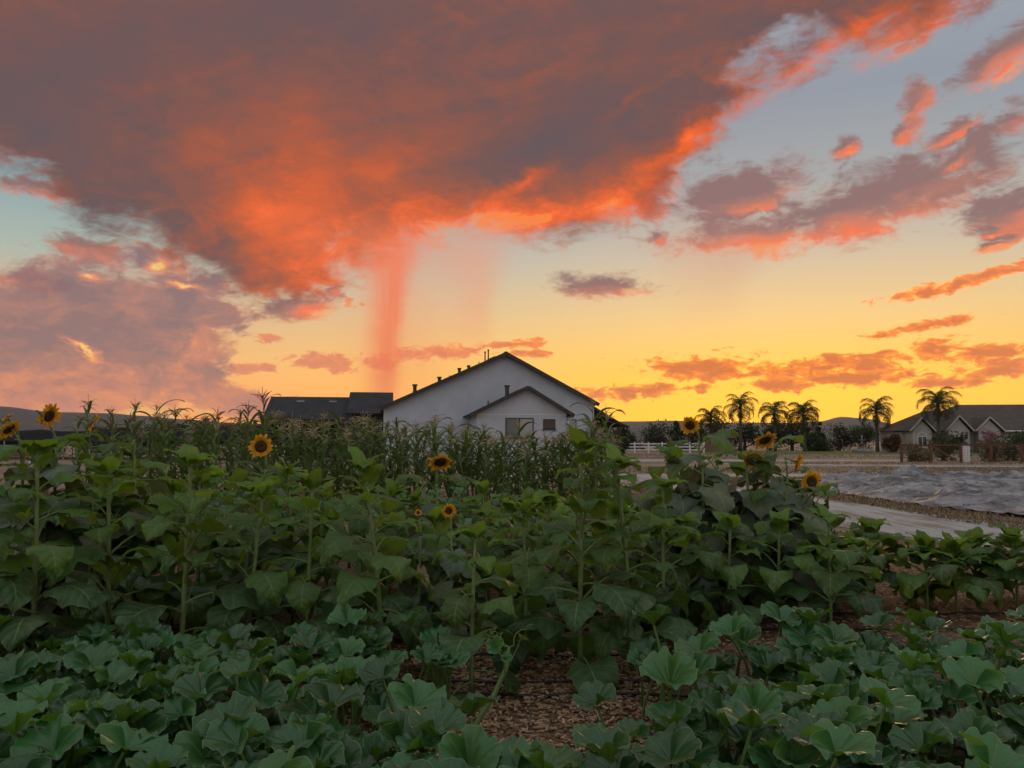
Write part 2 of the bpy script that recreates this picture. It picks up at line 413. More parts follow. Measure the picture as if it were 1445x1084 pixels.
class MB:
    """Collects geometry for one mesh object."""
    def __init__(self):
        self.v, self.f, self.m, self.uv = [], [], [], []

    def add(self, vs, fs, m=0, uv=None):
        b = len(self.v)
        self.v += [tuple(q) for q in vs]
        self.uv += list(uv) if uv is not None else [(0.0, 0.0)] * len(vs)
        for q in fs:
            self.f.append(tuple(b + i for i in q))
            self.m.append(m)

    def box(self, x0, x1, y0, y1, z0, z1, m=0):
        self.add([(x0, y0, z0), (x1, y0, z0), (x1, y1, z0), (x0, y1, z0), (x0, y0, z1), (x1, y0, z1), (x1, y1, z1), (x0, y1, z1)],
                 [(0, 3, 2, 1), (4, 5, 6, 7), (0, 1, 5, 4), (1, 2, 6, 5), (2, 3, 7, 6), (3, 0, 4, 7)], m)

    def bar(self, a, b, w, h, m=0, up=(0, 0, 1)):
        """A box from a to b, w across and h along up."""
        a, b = Vector(a), Vector(b)
        d = (b - a).normalized()
        s = d.cross(Vector(up))
        if s.length < 1e-6:
            s = Vector((1, 0, 0))
        s = s.normalized() * w / 2
        u = s.cross(d).normalized() * h / 2
        vs = [a - s - u, a + s - u, a + s + u, a - s + u, b - s - u, b + s - u, b + s + u, b - s + u]
        self.add(vs, [(0, 1, 2, 3), (7, 6, 5, 4), (0, 4, 5, 1), (1, 5, 6, 2), (2, 6, 7, 3), (3, 7, 4, 0)], m)

    def prism(self, poly, y0, y1, m=0):
        """Outline in x, z pushed from y0 to y1."""
        n = len(poly)
        vs = [(x, y0, z) for x, z in poly] + [(x, y1, z) for x, z in poly]
        self.add(vs, [tuple(range(n)), tuple(range(2 * n - 1, n - 1, -1))] + [(i, i + n, (i + 1) % n + n, (i + 1) % n) for i in range(n)], m)

    def slab(self, quad, t, m=0):
        """Four corners thickened downwards by t along their normal."""
        q = [Vector(p) for p in quad]
        n = (q[1] - q[0]).cross(q[3] - q[0]).normalized() * t
        vs = q + [p - n for p in q]
        self.add(vs, [(0, 1, 2, 3), (7, 6, 5, 4), (0, 4, 5, 1), (1, 5, 6, 2), (2, 6, 7, 3), (3, 7, 4, 0)], m)

    def tube(self, pts, rad, n=6, m=0, cap=True):
        pts = [Vector(p) for p in pts]
        rad = list(rad) if hasattr(rad, '__len__') else [rad] * len(pts)
        vs, fs = [], []
        ref = Vector((0.31, 0.95, 0.05))
        for i, p in enumerate(pts):
            d = (pts[min(i + 1, len(pts) - 1)] - pts[max(i - 1, 0)]).normalized()
            s = d.cross(ref)
            if s.length < 1e-4:
                s = d.cross(Vector((1, 0, 0)))
            s.normalize()
            u = s.cross(d)
            for k in range(n):
                a = 2 * math.pi * k / n
                vs.append(p + (s * math.cos(a) + u * math.sin(a)) * rad[i])
        for i in range(len(pts) - 1):
            for k in range(n):
                k2 = (k + 1) % n
                fs.append((i * n + k, i * n + k2, (i + 1) * n + k2, (i + 1) * n + k))
        if cap:
            fs.append(tuple(range(n - 1, -1, -1)))
            fs.append(tuple(range((len(pts) - 1) * n, len(pts) * n)))
        uv = [(k / n, i / max(1, len(pts) - 1)) for i in range(len(pts)) for k in range(n)]
        self.add(vs, fs, m, uv)

    def lathe(self, prof, n=16, m=0, c=(0, 0, 0)):
        vs, fs = [], []
        for r, z in prof:
            for k in range(n):
                a = 2 * math.pi * k / n
                vs.append((c[0] + r * math.cos(a), c[1] + r * math.sin(a), c[2] + z))
        for i in range(len(prof) - 1):
            for k in range(n):
                k2 = (k + 1) % n
                fs.append((i * n + k, i * n + k2, (i + 1) * n + k2, (i + 1) * n + k))
        self.add(vs, fs, m)

    def grid(self, P, m=0, uv=None, flip=False):
        """P[i][j] points."""
        a, b = len(P), len(P[0])
        vs = [p for r in P for p in r]
        fs = []
        for i in range(a - 1):
            for j in range(b - 1):
                q = (i * b + j, i * b + j + 1, (i + 1) * b + j + 1, (i + 1) * b + j)
                fs.append(q[::-1] if flip else q)
        self.add(vs, fs, m, [u for r in uv for u in r] if uv else None)

    def mesh(self, name, mats, smooth=True):
        me = bpy.data.meshes.new(name)
        me.from_pydata(self.v, [], self.f)
        for q in (mats if isinstance(mats, (list, tuple)) else [mats]):
            me.materials.append(q)
        me.polygons.foreach_set('material_index', self.m)
        if smooth:
            me.polygons.foreach_set('use_smooth', [True] * len(self.f))
        ul = me.uv_layers.new(name='uv')
        idx = np.empty(len(me.loops), dtype=np.int32)
        me.loops.foreach_get('vertex_index', idx)
        ul.data.foreach_set('uv', np.asarray(self.uv, dtype=np.float32)[idx].ravel())
        me.update()
        return me

    def build(self, name, mats, parent=None, smooth=False):
        return link(name, self.mesh(name, mats, smooth), parent)


def link(name, me, parent=None, loc=(0, 0, 0), rot=(0, 0, 0), sc=1.0):
    o = bpy.data.objects.new(name, me)
    C.objects.link(o)
    o.parent = parent
    o.location = loc
    o.rotation_euler = rot
    o.scale = (sc, sc, sc) if not hasattr(sc, '__len__') else sc
    return o


def thing(name, label, cat, loc=(0, 0, 0), rotz=0.0, group=None):
    o = bpy.data.objects.new(name, None)
    C.objects.link(o)
    o.location = loc
    o.rotation_euler = (0, 0, rotz)
    o.empty_display_size = 0.1
    return tag(o, label, cat, group)


def tag(o, label, cat, group=None):
    o['label'] = label
    o['category'] = cat
    if group:
        o['group'] = group
    return o


def struct(o):
    o['kind'] = 'structure'
    return o


def stuff(o):
    o['kind'] = 'stuff'
    return o


# ------------------------------------------------------------------ materials
def material(name, fn):
    m = bpy.data.materials.new(name)
    m.use_nodes = True
    t = m.node_tree
    t.nodes.clear()
    g = G(t)
    out = g.node('ShaderNodeOutputMaterial')
    t.links.new(fn(g), out.inputs['Surface'])
    return m


def principled(g, base, rough=0.6, spec=0.5, metal=0.0, normal=None, **kw):
    p = g.node('ShaderNodeBsdfPrincipled')
    g.put(p.inputs['Base Color'], base)
    g.put(p.inputs['Roughness'], rough)
    g.put(p.inputs['Specular IOR Level'], spec)
    g.put(p.inputs['Metallic'], metal)
    if normal is not None:
        g.put(p.inputs['Normal'], normal)
    for k, v in kw.items():
        g.put(p.inputs[k], v)
    return p.outputs[0]


def bump(g, h, strength=0.5, dist=0.02):
    b = g.node('ShaderNodeBump')
    b.inputs['Strength'].default_value = strength
    b.inputs['Distance'].default_value = dist
    g.put(b.inputs['Height'], h)
    return b.outputs[0]


def rgb(r, g_, b):
    return (r, g_, b, 1)


def speckled(name, c1, c2, scale=8.0, rough=0.7, spec=0.3, bstr=0.3, bdist=0.02, detail=5, metal=0.0, coord='Object', stretch=(1, 1, 1), c3=None):
    """A plain surface with uneven tone and fine relief."""
    def fn(g):
        co = g.node('ShaderNodeTexCoord').outputs[coord]
        co = g.vm('MULTIPLY', co, stretch)
        n = g.noise(co, scale, detail, 0.6)
        n2 = g.noise(co, scale * 0.13, 3, 0.6)
        f = g.step(g.mad(n2, 0.7, g.mul(n, 0.6)), 0.45, 0.85)
        col = g.mix(f, c1, c2)
        if c3:
            col = g.mix(g.step(g.noise(co, scale * 2.7, 3, 0.7), 0.58, 0.72), col, c3)
        return principled(g, col, rough, spec, metal, bump(g, n, bstr, bdist))
    return material(name, fn)


def leaf_mat(name, top, under, trans, vein_kind, vary=0.35, rough=0.5, spec=0.45, tw=0.28, veincol=None, bstr=0.25, wear=(0.24, 0.25, 0.14, 1)):
    """Two-sided leaf: a cool upper face, a yellower underside, pale veins and margin, light passing through."""
    def fn(g):
        uvn = g.node('ShaderNodeUVMap').outputs[0]
        u, v, _ = g.sep(uvn)
        info = g.node('ShaderNodeObjectInfo')
        rnd = info.outputs['Random']
        geo = g.node('ShaderNodeNewGeometry')
        back = geo.outputs['Backfacing']
        if vein_kind == 'palmate':      # u: turn round the leaf, v: 0 at the stalk, 1 at the margin
            w = g.m('ABSOLUTE', g.sub(g.m('FRACT', g.mul(u, 9.0)), 0.5))
            vein = g.mul(g.step(g.mul(w, g.add(v, 0.05)), 0.028, 0.006), g.step(v, 1.0, 0.55, 0.25, 1.0))
            side = g.m('ABSOLUTE', g.sub(g.m('FRACT', g.add(g.mul(v, 6.0), g.mul(w, 1.7))), 0.5))
            vein = g.max(vein, g.mul(g.step(side, 0.06, 0.0), 0.28))
            vein = g.max(vein, g.mul(g.step(v, 0.962, 1.0), 1.0))
            relief = g.sub(g.mul(w, g.mul(v, 2.4)), g.mul(vein, 0.3))
        elif vein_kind == 'pinnate':    # u: across, -1 to 1, v: along
            au = g.m('ABSOLUTE', u)
            vein = g.step(au, 0.05, 0.015)
            side = g.m('ABSOLUTE', g.sub(g.m('FRACT', g.mul(g.sub(v, g.mul(au, 0.22)), 7.0)), 0.5))
            vein = g.max(vein, g.mul(g.step(side, 0.08, 0.02), 0.45))
            vein = g.max(vein, g.mul(g.step(au, 0.95, 1.0), 0.5))
            relief = g.mul(side, 1.3)
        else:                           # blade with long parallel veins
            vein = g.step(g.m('ABSOLUTE', u), 0.12, 0.03)
            relief = g.m('SINE', g.mul(u, 26.0))
        nz = g.noise(g.node('ShaderNodeTexCoord').outputs['Object'], 22, 4, 0.6)
        k = g.add(g.mad(rnd, vary, 1.0 - vary * 0.5), g.mul(g.sub(nz, 0.5), 0.5))
        topc = g.mix(g.mul(vein, 0.7), g.scale(top, k), veincol or rgb(0.24, 0.30, 0.18))
        undc = g.mix(g.mul(vein, 0.35), g.scale(under, k), rgb(0.20, 0.25, 0.11))
        rnd2 = g.m('FRACT', g.mul(rnd, 7.31))
        topc = g.mix(g.mul(rnd2, 0.35), topc, g.vm('MULTIPLY', topc, (1.35, 1.08, 0.62)))
        worn = g.mul(g.step(rnd2, 0.55, 1.0), g.step(g.noise(g.node('ShaderNodeTexCoord').outputs['Object'], 9, 4, 0.7), 0.50, 0.68))
        topc = g.mix(g.mul(worn, 0.45), topc, wear)
        col = g.mix(back, topc, undc)
        p = principled(g, col, rough, spec, 0.0, bump(g, g.add(relief, g.mul(nz, 0.5)), bstr, 0.006))
        tr = g.node('ShaderNodeBsdfTranslucent')
        g.put(tr.inputs['Color'], g.scale(trans, k))
        mx = g.node('ShaderNodeMixShader')
        mx.inputs[0].default_value = tw
        g.t.links.new(p, mx.inputs[1])
        g.t.links.new(tr.outputs[0], mx.inputs[2])
        return mx.outputs[0]
    return material(name, fn)


M = {}
M['squash_leaf'] = leaf_mat('squash_leaf', (0.036, 0.132, 0.038), (0.09, 0.165, 0.026), (0.16, 0.34, 0.03), 'palmate', 0.7, 0.34, 0.6, 0.26, bstr=0.7)
M['squash_stem'] = speckled('squash_stem', rgb(0.10, 0.17, 0.04), rgb(0.15, 0.22, 0.06), 30, 0.55, 0.4)
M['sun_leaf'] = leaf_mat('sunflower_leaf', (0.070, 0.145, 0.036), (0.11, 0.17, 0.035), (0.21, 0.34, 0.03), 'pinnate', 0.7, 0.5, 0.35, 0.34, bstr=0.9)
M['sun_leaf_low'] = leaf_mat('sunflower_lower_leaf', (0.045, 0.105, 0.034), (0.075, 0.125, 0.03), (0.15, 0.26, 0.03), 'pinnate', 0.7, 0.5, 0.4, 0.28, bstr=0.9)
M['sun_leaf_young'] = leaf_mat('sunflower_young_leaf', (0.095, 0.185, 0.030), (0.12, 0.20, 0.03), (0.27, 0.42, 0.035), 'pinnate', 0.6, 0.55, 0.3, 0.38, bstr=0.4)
M['sun_leaf_dull'] = leaf_mat('sunflower_old_leaf', (0.125, 0.165, 0.115), (0.14, 0.175, 0.10), (0.16, 0.22, 0.06), 'pinnate', 0.4, 0.7, 0.3, 0.22, bstr=0.5)
M['dry_leaf'] = leaf_mat('dry_leaf', (0.30, 0.25, 0.16), (0.28, 0.22, 0.14), (0.25, 0.18, 0.08), 'pinnate', 0.4, 0.8, 0.2, 0.2)
M['sun_stem'] = speckled('sunflower_stem', rgb(0.13, 0.19, 0.06), rgb(0.20, 0.26, 0.10), 25, 0.6, 0.3)
M['petal'] = leaf_mat('petal', (0.82, 0.44, 0.015), (0.74, 0.38, 0.015), (0.9, 0.45, 0.01), 'blade', 0.15, 0.55, 0.3, 0.35, veincol=rgb(0.7, 0.33, 0.01), wear=(0.6, 0.25, 0.01, 1))
M['disc'] = speckled('sunflower_disc', rgb(0.035, 0.018, 0.008), rgb(0.10, 0.055, 0.015), 260, 0.85, 0.2, 0.9, 0.006)
M['disc_green'] = speckled('sunflower_seed_face', rgb(0.10, 0.105, 0.03), rgb(0.17, 0.15, 0.05), 220, 0.85, 0.2, 0.9, 0.006)
M['corn_leaf'] = leaf_mat('corn_leaf', (0.075, 0.140, 0.042), (0.09, 0.15, 0.04), (0.17, 0.25, 0.05), 'blade', 0.6, 0.5, 0.4, 0.28, veincol=rgb(0.16, 0.20, 0.10))
M['corn_stalk'] = speckled('corn_stalk', rgb(0.13, 0.17, 0.06), rgb(0.20, 0.20, 0.09), 14, 0.6, 0.3)
M['tassel'] = speckled('corn_tassel', rgb(0.34, 0.27, 0.16), rgb(0.52, 0.39, 0.25), 12, 0.8, 0.2)
M['tassel_dark'] = speckled('corn_dry_tassel', rgb(0.20, 0.15, 0.09), rgb(0.30, 0.20, 0.13), 12, 0.8, 0.2)

# ------------------------------------------------------------------ the land
def ground_mat(g):
    co = g.node('ShaderNodeTexCoord').outputs['Object']
    n1 = g.noise(co, 0.09, 5, 0.6, 0.3)
    n2 = g.noise(g.vm('MULTIPLY', co, (0.25, 1.0, 1)), 1.1, 6, 0.65)
    n3 = g.noise(co, 9, 5, 0.7)
    col = g.mix(g.step(g.mad(n1, 0.8, g.mul(n2, 0.6)), 0.5, 0.85), rgb(0.17, 0.122, 0.088), rgb(0.31, 0.225, 0.16))
    col = g.mix(g.mul(g.step(n3, 0.5, 0.7), 0.5), col, rgb(0.38, 0.29, 0.205))
    col = g.mix(g.mul(g.step(n2, 0.6, 0.78), 0.6), col, rgb(0.07, 0.055, 0.04))
    return principled(g, col, 0.95, 0.15, 0, bump(g, g.add(n3, g.mul(n2, 2.0)), 0.8, 0.05))


def mulch_mat(g):
    co = g.node('ShaderNodeTexCoord').outputs['Object']
    vor = g.node('ShaderNodeTexVoronoi', feature='F1')
    g.put(vor.inputs['Vector'], g.vm('MULTIPLY', g.vm('ADD', co, g.scale(g.noise(co, 9, 2, 0.5, color=True), 0.12)), (1, 2.0, 1)))
    vor.inputs['Scale'].default_value = 42
    n = g.noise(co, 1.6, 4, 0.6)
    c = g.mix(g.sep(vor.outputs['Color'])[0], rgb(0.11, 0.06, 0.036), rgb(0.33, 0.20, 0.115))
    c = g.mix(g.step(n, 0.42, 0.62), g.scale(c, 0.55), c)
    return principled(g, c, 0.9, 0.2, 0, bump(g, vor.outputs['Distance'], 0.9, 0.02))


def gravel_mat(g):
    co = g.node('ShaderNodeTexCoord').outputs['Object']
    n1 = g.noise(co, 0.5, 4, 0.6)
    n2 = g.noise(co, 60, 4, 0.75)
    n3 = g.noise(g.vm('MULTIPLY', co, (3.0, 0.25, 1)), 1.4, 4, 0.6)
    c = g.mix(g.step(n2, 0.3, 0.7), rgb(0.30, 0.295, 0.285), rgb(0.52, 0.505, 0.48))
    c = g.mix(g.step(g.mad(n1, 0.5, g.mul(n3, 0.6)), 0.5, 0.68), c, rgb(0.215, 0.175, 0.14))
    return principled(g, c, 0.95, 0.2, 0, bump(g, n2, 0.8, 0.015))


M['ground'] = material('dry_soil', ground_mat)
M['mulch'] = material('wood_chip_mulch', mulch_mat)
M['gravel'] = material('gravel', gravel_mat)
M['hill'] = speckled('dry_hills', rgb(0.034, 0.046, 0.044), rgb(0.075, 0.075, 0.062), 0.008, 0.95, 0.1, 0.2, 3.0)
M['lawn'] = speckled('lawn', rgb(0.06, 0.11, 0.025), rgb(0.10, 0.15, 0.04), 1.5, 0.9, 0.2, 0.6, 0.05)

mb = MB()
xs = sorted(set([-9000, -4000, -1500, -600, -250, -120] + list(range(-60, 61, 4)) + [120, 250, 600, 1500, 4000, 9000]))
ys = sorted(set([-3000, -600, -120] + list(range(-40, 121, 4)) + [160, 220, 320, 500, 900, 1600, 3000, 6000, 12000]))
mb.grid([[(x, y, 0.0) for x in xs] for y in ys], 0)
o = struct(mb.build('ground', M['ground']))


def sheet(name, left, right, z, mat, step=1.0):
    """A strip between two polylines, finely divided."""
    mb = MB()
    rows = []
    for (a, b) in zip(left, right):
        rows.append([(a[0] + (b[0] - a[0]) * k / 8, a[1] + (b[1] - a[1]) * k / 8, z) for k in range(9)])
    mb.grid(rows, 0)
    return struct(mb.build(name, mat))


def wob(pts, amp, seed):
    out = []
    for i in range(len(pts) - 1):
        for k in range(6):
            t = k / 6
            x = pts[i][0] + (pts[i + 1][0] - pts[i][0]) * t
            y = pts[i][1] + (pts[i + 1][1] - pts[i][1]) * t
            out.append((x + amp * mnoise.noise((x * .7, y * .7, seed)), y + amp * mnoise.noise((x * .6, y * .6, seed + 9))))
    return out + [pts[-1]]


sheet('garden_bed', wob([(-16, -1), (-16, 8), (-15, 16), (-14, 24)], .2, 1), wob([(10, -1), (8.4, 8), (4.6, 14.5), (3.2, 24)], .25, 2), 0.004, M['mulch'])
sheet('gravel_road', wob([(14, 6.5), (8.8, 9.6), (6.4, 11.8), (5.2, 15), (4.9, 20), (4.6, 27), (2.5, 32.6)], .25, 3), wob([(17, 10), (11.5, 12), (9.3, 13.4), (8.6, 16), (8.1, 19.5), (7.8, 26), (9.5, 32.6)], .25, 4), 0.008, M['gravel'])
sheet('gravel_crossing', wob([(-2, 32.4), (10, 32.4), (30, 31.2), (80, 29)], .3, 5), wob([(-2, 35.6), (10, 35.4), (30, 34.2), (80, 32.5)], .3, 6), 0.012, M['gravel'])
sheet('gravel_lane', wob([(14, 50.5), (24, 46), (40, 42), (90, 37)], .3, 7), wob([(14, 53.5), (25, 48.8), (41, 44.6), (92, 39.5)], .3, 8), 0.008, M['gravel'])
sheet('dirt_lane', wob([(5, 57), (20, 58), (38, 60)], .3, 9), wob([(5, 66), (20, 64), (34, 62.5)], .3, 10), 0.006, M['gravel'])
sheet('lawn', wob([(24, 92), (40, 90), (62, 86)], .5, 11), wob([(24, 116), (44, 116), (64, 112)], .5, 12), 0.02, M['lawn'])


def ridge(name, prof, dist, depth, seed, rough):
    """A range of hills: (bearing in degrees, height in metres) profile at one distance."""
    mb = MB()
    a0, a1 = prof[0][0], prof[-1][0]
    n = 160
    rows = []
    ks = (0, .12, .28, .45, .65, .85, 1.0, 1.25, 1.7)
    hs = (0, .10, .30, .52, .78, .95, 1.0, .72, 0)
    for k, h in zip(ks, hs):
        row = []
        for i in range(n + 1):
            a = a0 + (a1 - a0) * i / n
            q = 0
            while q < len(prof) - 2 and prof[q + 1][0] < a:
                q += 1
            t = (a - prof[q][0]) / (prof[q + 1][0] - prof[q][0])
            t = t * t * (3 - 2 * t)
            H = prof[q][1] + (prof[q + 1][1] - prof[q][1]) * t
            d = dist + depth * (k - 1)
            x, y = d * math.sin(R(a)), d * math.cos(R(a))
            hh = H * h * (1 + rough * mnoise.fractal((x * .004 * 1000 / dist, y * .0025 * 1000 / dist, seed + k * .6), 1.0, 2.1, 5)) if h else -2
            row.append((x, y, hh))
        rows.append(row)
    mb.grid(rows, 0)
    return struct(mb.build(name, M['hill'], smooth=True))


ridge('hills_left', [(-62, 250), (-50, 180), (-40, 190), (-33.6, 186), (-31, 160), (-27.8, 158), (-25.7, 146), (-23, 130), (-20.8, 116), (-16.5, 104), (-8, 95), (0, 90)], 5000, 2200, 3, .10)
ridge('hills_right_far', [(-2, 110), (7.8, 142), (11.8, 148), (14, 128), (17, 128), (19.5, 124), (21.8, 136), (23.2, 168), (24.6, 158), (26.5, 118), (29, 96), (33, 110), (40, 190), (52, 260), (64, 280)], 5600, 2200, 8, .10)
ridge('hills_right_near', [(0, 34), (5, 46), (8, 54), (10.5, 56), (12.5, 42), (15, 26), (20, 44), (23, 60), (26, 40), (30, 24), (36, 40), (50, 80)], 3000, 900, 14, .16)

# ------------------------------------------------------------------ plastic sheeting spread beside the road
def tarp_mat(g):
    co = g.node('ShaderNodeTexCoord').outputs['Object']
    n = g.noise(co, 1.2, 5, 0.6)
    n2 = g.noise(co, 14, 4, 0.65)
    c = g.mix(g.step(n, 0.38, 0.62), rgb(0.13, 0.127, 0.13), rgb(0.42, 0.40, 0.39))
    c = g.mix(g.step(g.noise(g.vm('MULTIPLY', co, (0.5, 1.6, 1)), 0.9, 5, 0.7), 0.55, 0.68), c, rgb(0.36, 0.30, 0.27))
    return principled(g, c, g.step(n2, 0.3, 0.7, 0.42, 0.62), 0.45, 0, bump(g, g.add(g.add(g.mul(n2, 0.3), g.mul(g.m('POWER', g.sub(1.0, g.m('ABSOLUTE', g.mad(g.noise(g.vm('MULTIPLY', co, (0.8, 1.9, 1)), 3.4, 3, 0.6, 0.8), 4.0, -2.0))), 2.0), 0.5)), g.m('POWER', g.sub(1.0, g.m('ABSOLUTE', g.mad(g.noise(g.vm('MULTIPLY', co, (0.55, 1.7, 1)), 1.1, 4, 0.55, 0.6), 4.0, -2.0))), 3.0)), 0.9, 0.10))


M['tarp'] = material('plastic_sheeting', tarp_mat)
mb = MB()
rows = []
near_edge = [(9.6, 27.4), (9.2, 22.5), (9.3, 18.6), (9.9, 15.4), (10.6, 13.0)]
far_edge = [(12.0, 29.6), (19.0, 29.4), (24.0, 28.0), (26.0, 22.0), (25.0, 16.0)]


def along(P, t):
    q = t * (len(P) - 1)
    i = min(int(q), len(P) - 2)
    f = q - i
    return P[i][0] + (P[i + 1][0] - P[i][0]) * f, P[i][1] + (P[i + 1][1] - P[i][1]) * f


NU, NV = 150, 130
for i in range(NU + 1):
    a, b = along(near_edge, i / NU), along(far_edge, i / NU)
    row = []
    for j in range(NV + 1):
        t = j / NV
        x, y = a[0] + (b[0] - a[0]) * t, a[1] + (b[1] - a[1]) * t
        w = 0.16 * (1 - abs(mnoise.noise((x * .38 + y * .15, y * 1.1 - x * .2, 3)))) ** 5 + 0.11 * (1 - abs(mnoise.noise((x * .9 - y * .5, y * 2.2, 7)))) ** 5 + 0.04 * (1 - abs(mnoise.noise((x * .5 + y * 2.1, y * .9 - x * 1.1, 12)))) ** 6
        w += 0.012 * mnoise.noise((x * 3.1, y * 3.7, 1)) + 0.05 * mnoise.noise((x * .3, y * .3, 5))
        w += 0.34 * math.exp(-((x - 15.0) / .5) ** 2 - ((y - 29.0) / .35) ** 2) + 0.12 * math.exp(-((x - 19.0) / 1.6) ** 2 - ((y - 27.8) / .8) ** 2)
        w += 0.16 * math.exp(-((t - .82) / .16) ** 2) * (0.5 + mnoise.noise((x * 1.9, y * 1.1, 4)))
        e = min(1.0, min(t, 1 - t) * 12, min(i, NU - i) / 5)
        x += 0.12 * mnoise.noise((x * .8, y * .8, 21))
        row.append((x, y, 0.022 + max(0.0, w + .03) * (0.25 + 0.75 * e)))
    rows.append(row)
mb.grid(rows, 0)
tp = mb.build('plastic_sheeting', M['tarp'], smooth=True)
tag(tp, 'large wrinkled grey plastic sheet spread on the dirt beside the gravel road', 'tarp')

# ------------------------------------------------------------------ building materials
def siding_mat(name, c, seam=0.0, pitch=0.2, axis=0):
    def fn(g):
        co = g.node('ShaderNodeTexCoord').outputs['Object']
        n = g.noise(co, 0.7, 5, 0.6)
        n2 = g.noise(co, 12, 4, 0.65)
        col = g.mix(g.step(n, 0.3, 0.75), g.scale(c, 0.86), c)
        q = g.sep(co)[axis]
        s = g.m('FRACT', g.m('DIVIDE', q, pitch))
        line = g.step(s, 0.0, 0.10, 1.0, 0.0)
        h = g.add(g.mul(line, -1.0), g.mul(n2, 0.15))
        return principled(g, col, 0.75, 0.3, 0, bump(g, h, 0.35 if seam else 0.05, 0.01))
    return material(name, fn)


def shingle_mat(name, c1, c2):
    def fn(g):
        co = g.node('ShaderNodeTexCoord').outputs['Object']
        br = g.node('ShaderNodeTexBrick')
        g.put(br.inputs['Vector'], g.vm('MULTIPLY', g.xyz(g.sep(co)[0], g.add(g.sep(co)[1], g.sep(co)[2]), 0.0), (1, 1.1, 1)))
        br.inputs['Color1'].default_value = c1
        br.inputs['Color2'].default_value = c2
        br.inputs['Mortar'].default_value = rgb(c1[0] * .4, c1[1] * .4, c1[2] * .4)
        br.inputs['Scale'].default_value = 1.0
        br.inputs['Brick Width'].default_value = 0.4
        br.inputs['Row Height'].default_value = 0.22
        br.inputs['Mortar Size'].default_value = 0.012
        n = g.noise(co, 0.8, 5, 0.65)
        col = g.mix(g.step(n, 0.35, 0.75, 0.0, 0.5), br.outputs['Color'], rgb(c2[0] * 1.25, c2[1] * 1.2, c2[2] * 1.1))
        return principled(g, col, 0.85, 0.25, 0, bump(g, g.add(br.outputs['Fac'], n), 0.4, 0.02))
    return material(name, fn)


M['white_wall'] = siding_mat('white_board_wall', (0.55, 0.585, 0.65), 1, 0.4, 0)
M['cream_wall'] = siding_mat('cream_stucco', (0.50, 0.46, 0.42), 0, 0.4, 0)
M['dark_roof'] = shingle_mat('dark_shingles', rgb(0.030, 0.030, 0.033), rgb(0.055, 0.053, 0.055))
M['brown_roof'] = shingle_mat('brown_shingles', rgb(0.075, 0.060, 0.052), rgb(0.12, 0.095, 0.08))
M['trim_dark'] = speckled('dark_trim', rgb(0.035, 0.030, 0.028), rgb(0.06, 0.05, 0.045), 3, 0.6, 0.4)
M['trim_white'] = speckled('white_trim', rgb(0.62, 0.61, 0.60), rgb(0.74, 0.73, 0.72), 3, 0.6, 0.4)
M['timber'] = speckled('brown_timber', rgb(0.10, 0.055, 0.035), rgb(0.17, 0.10, 0.065), 6, 0.8, 0.2, stretch=(6, 6, .6))
M['rust_rail'] = speckled('rusty_rail', rgb(0.11, 0.045, 0.028), rgb(0.18, 0.085, 0.05), 6, 0.8, 0.25)
M['tan_wall'] = siding_mat('tan_board', (0.24, 0.145, 0.09), 1, 0.25, 2)
M['blind'] = speckled('window_blind', rgb(0.34, 0.36, 0.35), rgb(0.42, 0.43, 0.42), 2, 0.5, 0.4)
M['blind_dim'] = speckled('half_drawn_blind', rgb(0.13, 0.14, 0.14), rgb(0.19, 0.20, 0.19), 2, 0.4, 0.5)
M['trim_cream'] = speckled('cream_trim', rgb(0.40, 0.37, 0.34), rgb(0.50, 0.46, 0.42), 3, 0.6, 0.4)
M['pipe'] = speckled('vent_metal', rgb(0.03, 0.03, 0.03), rgb(0.06, 0.055, 0.05), 6, 0.5, 0.5)
M['fence_white'] = speckled('white_vinyl', rgb(0.66, 0.66, 0.67), rgb(0.76, 0.76, 0.76), 4, 0.5, 0.4)
M['stone'] = speckled('grey_stone', rgb(0.20, 0.19, 0.18), rgb(0.34, 0.32, 0.30), 9, 0.85, 0.25, 0.6)
M['shade_cloth'] = speckled('black_shade_cloth', rgb(0.010, 0.010, 0.011), rgb(0.020, 0.020, 0.021), 40, 0.9, 0.1, 0.4, 0.01)
M['steel'] = speckled('galvanised_steel', rgb(0.28, 0.28, 0.29), rgb(0.42, 0.42, 0.43), 8, 0.5, 0.5, metal=0.5)


def glass_fn(g):
    return principled(g, rgb(0.035, 0.045, 0.05), 0.06, 0.9)


M['glass'] = material('window_glass', glass_fn)
M['glass_brown'] = speckled('brown_screen', rgb(0.060, 0.040, 0.032), rgb(0.085, 0.060, 0.048), 3, 0.3, 0.6)


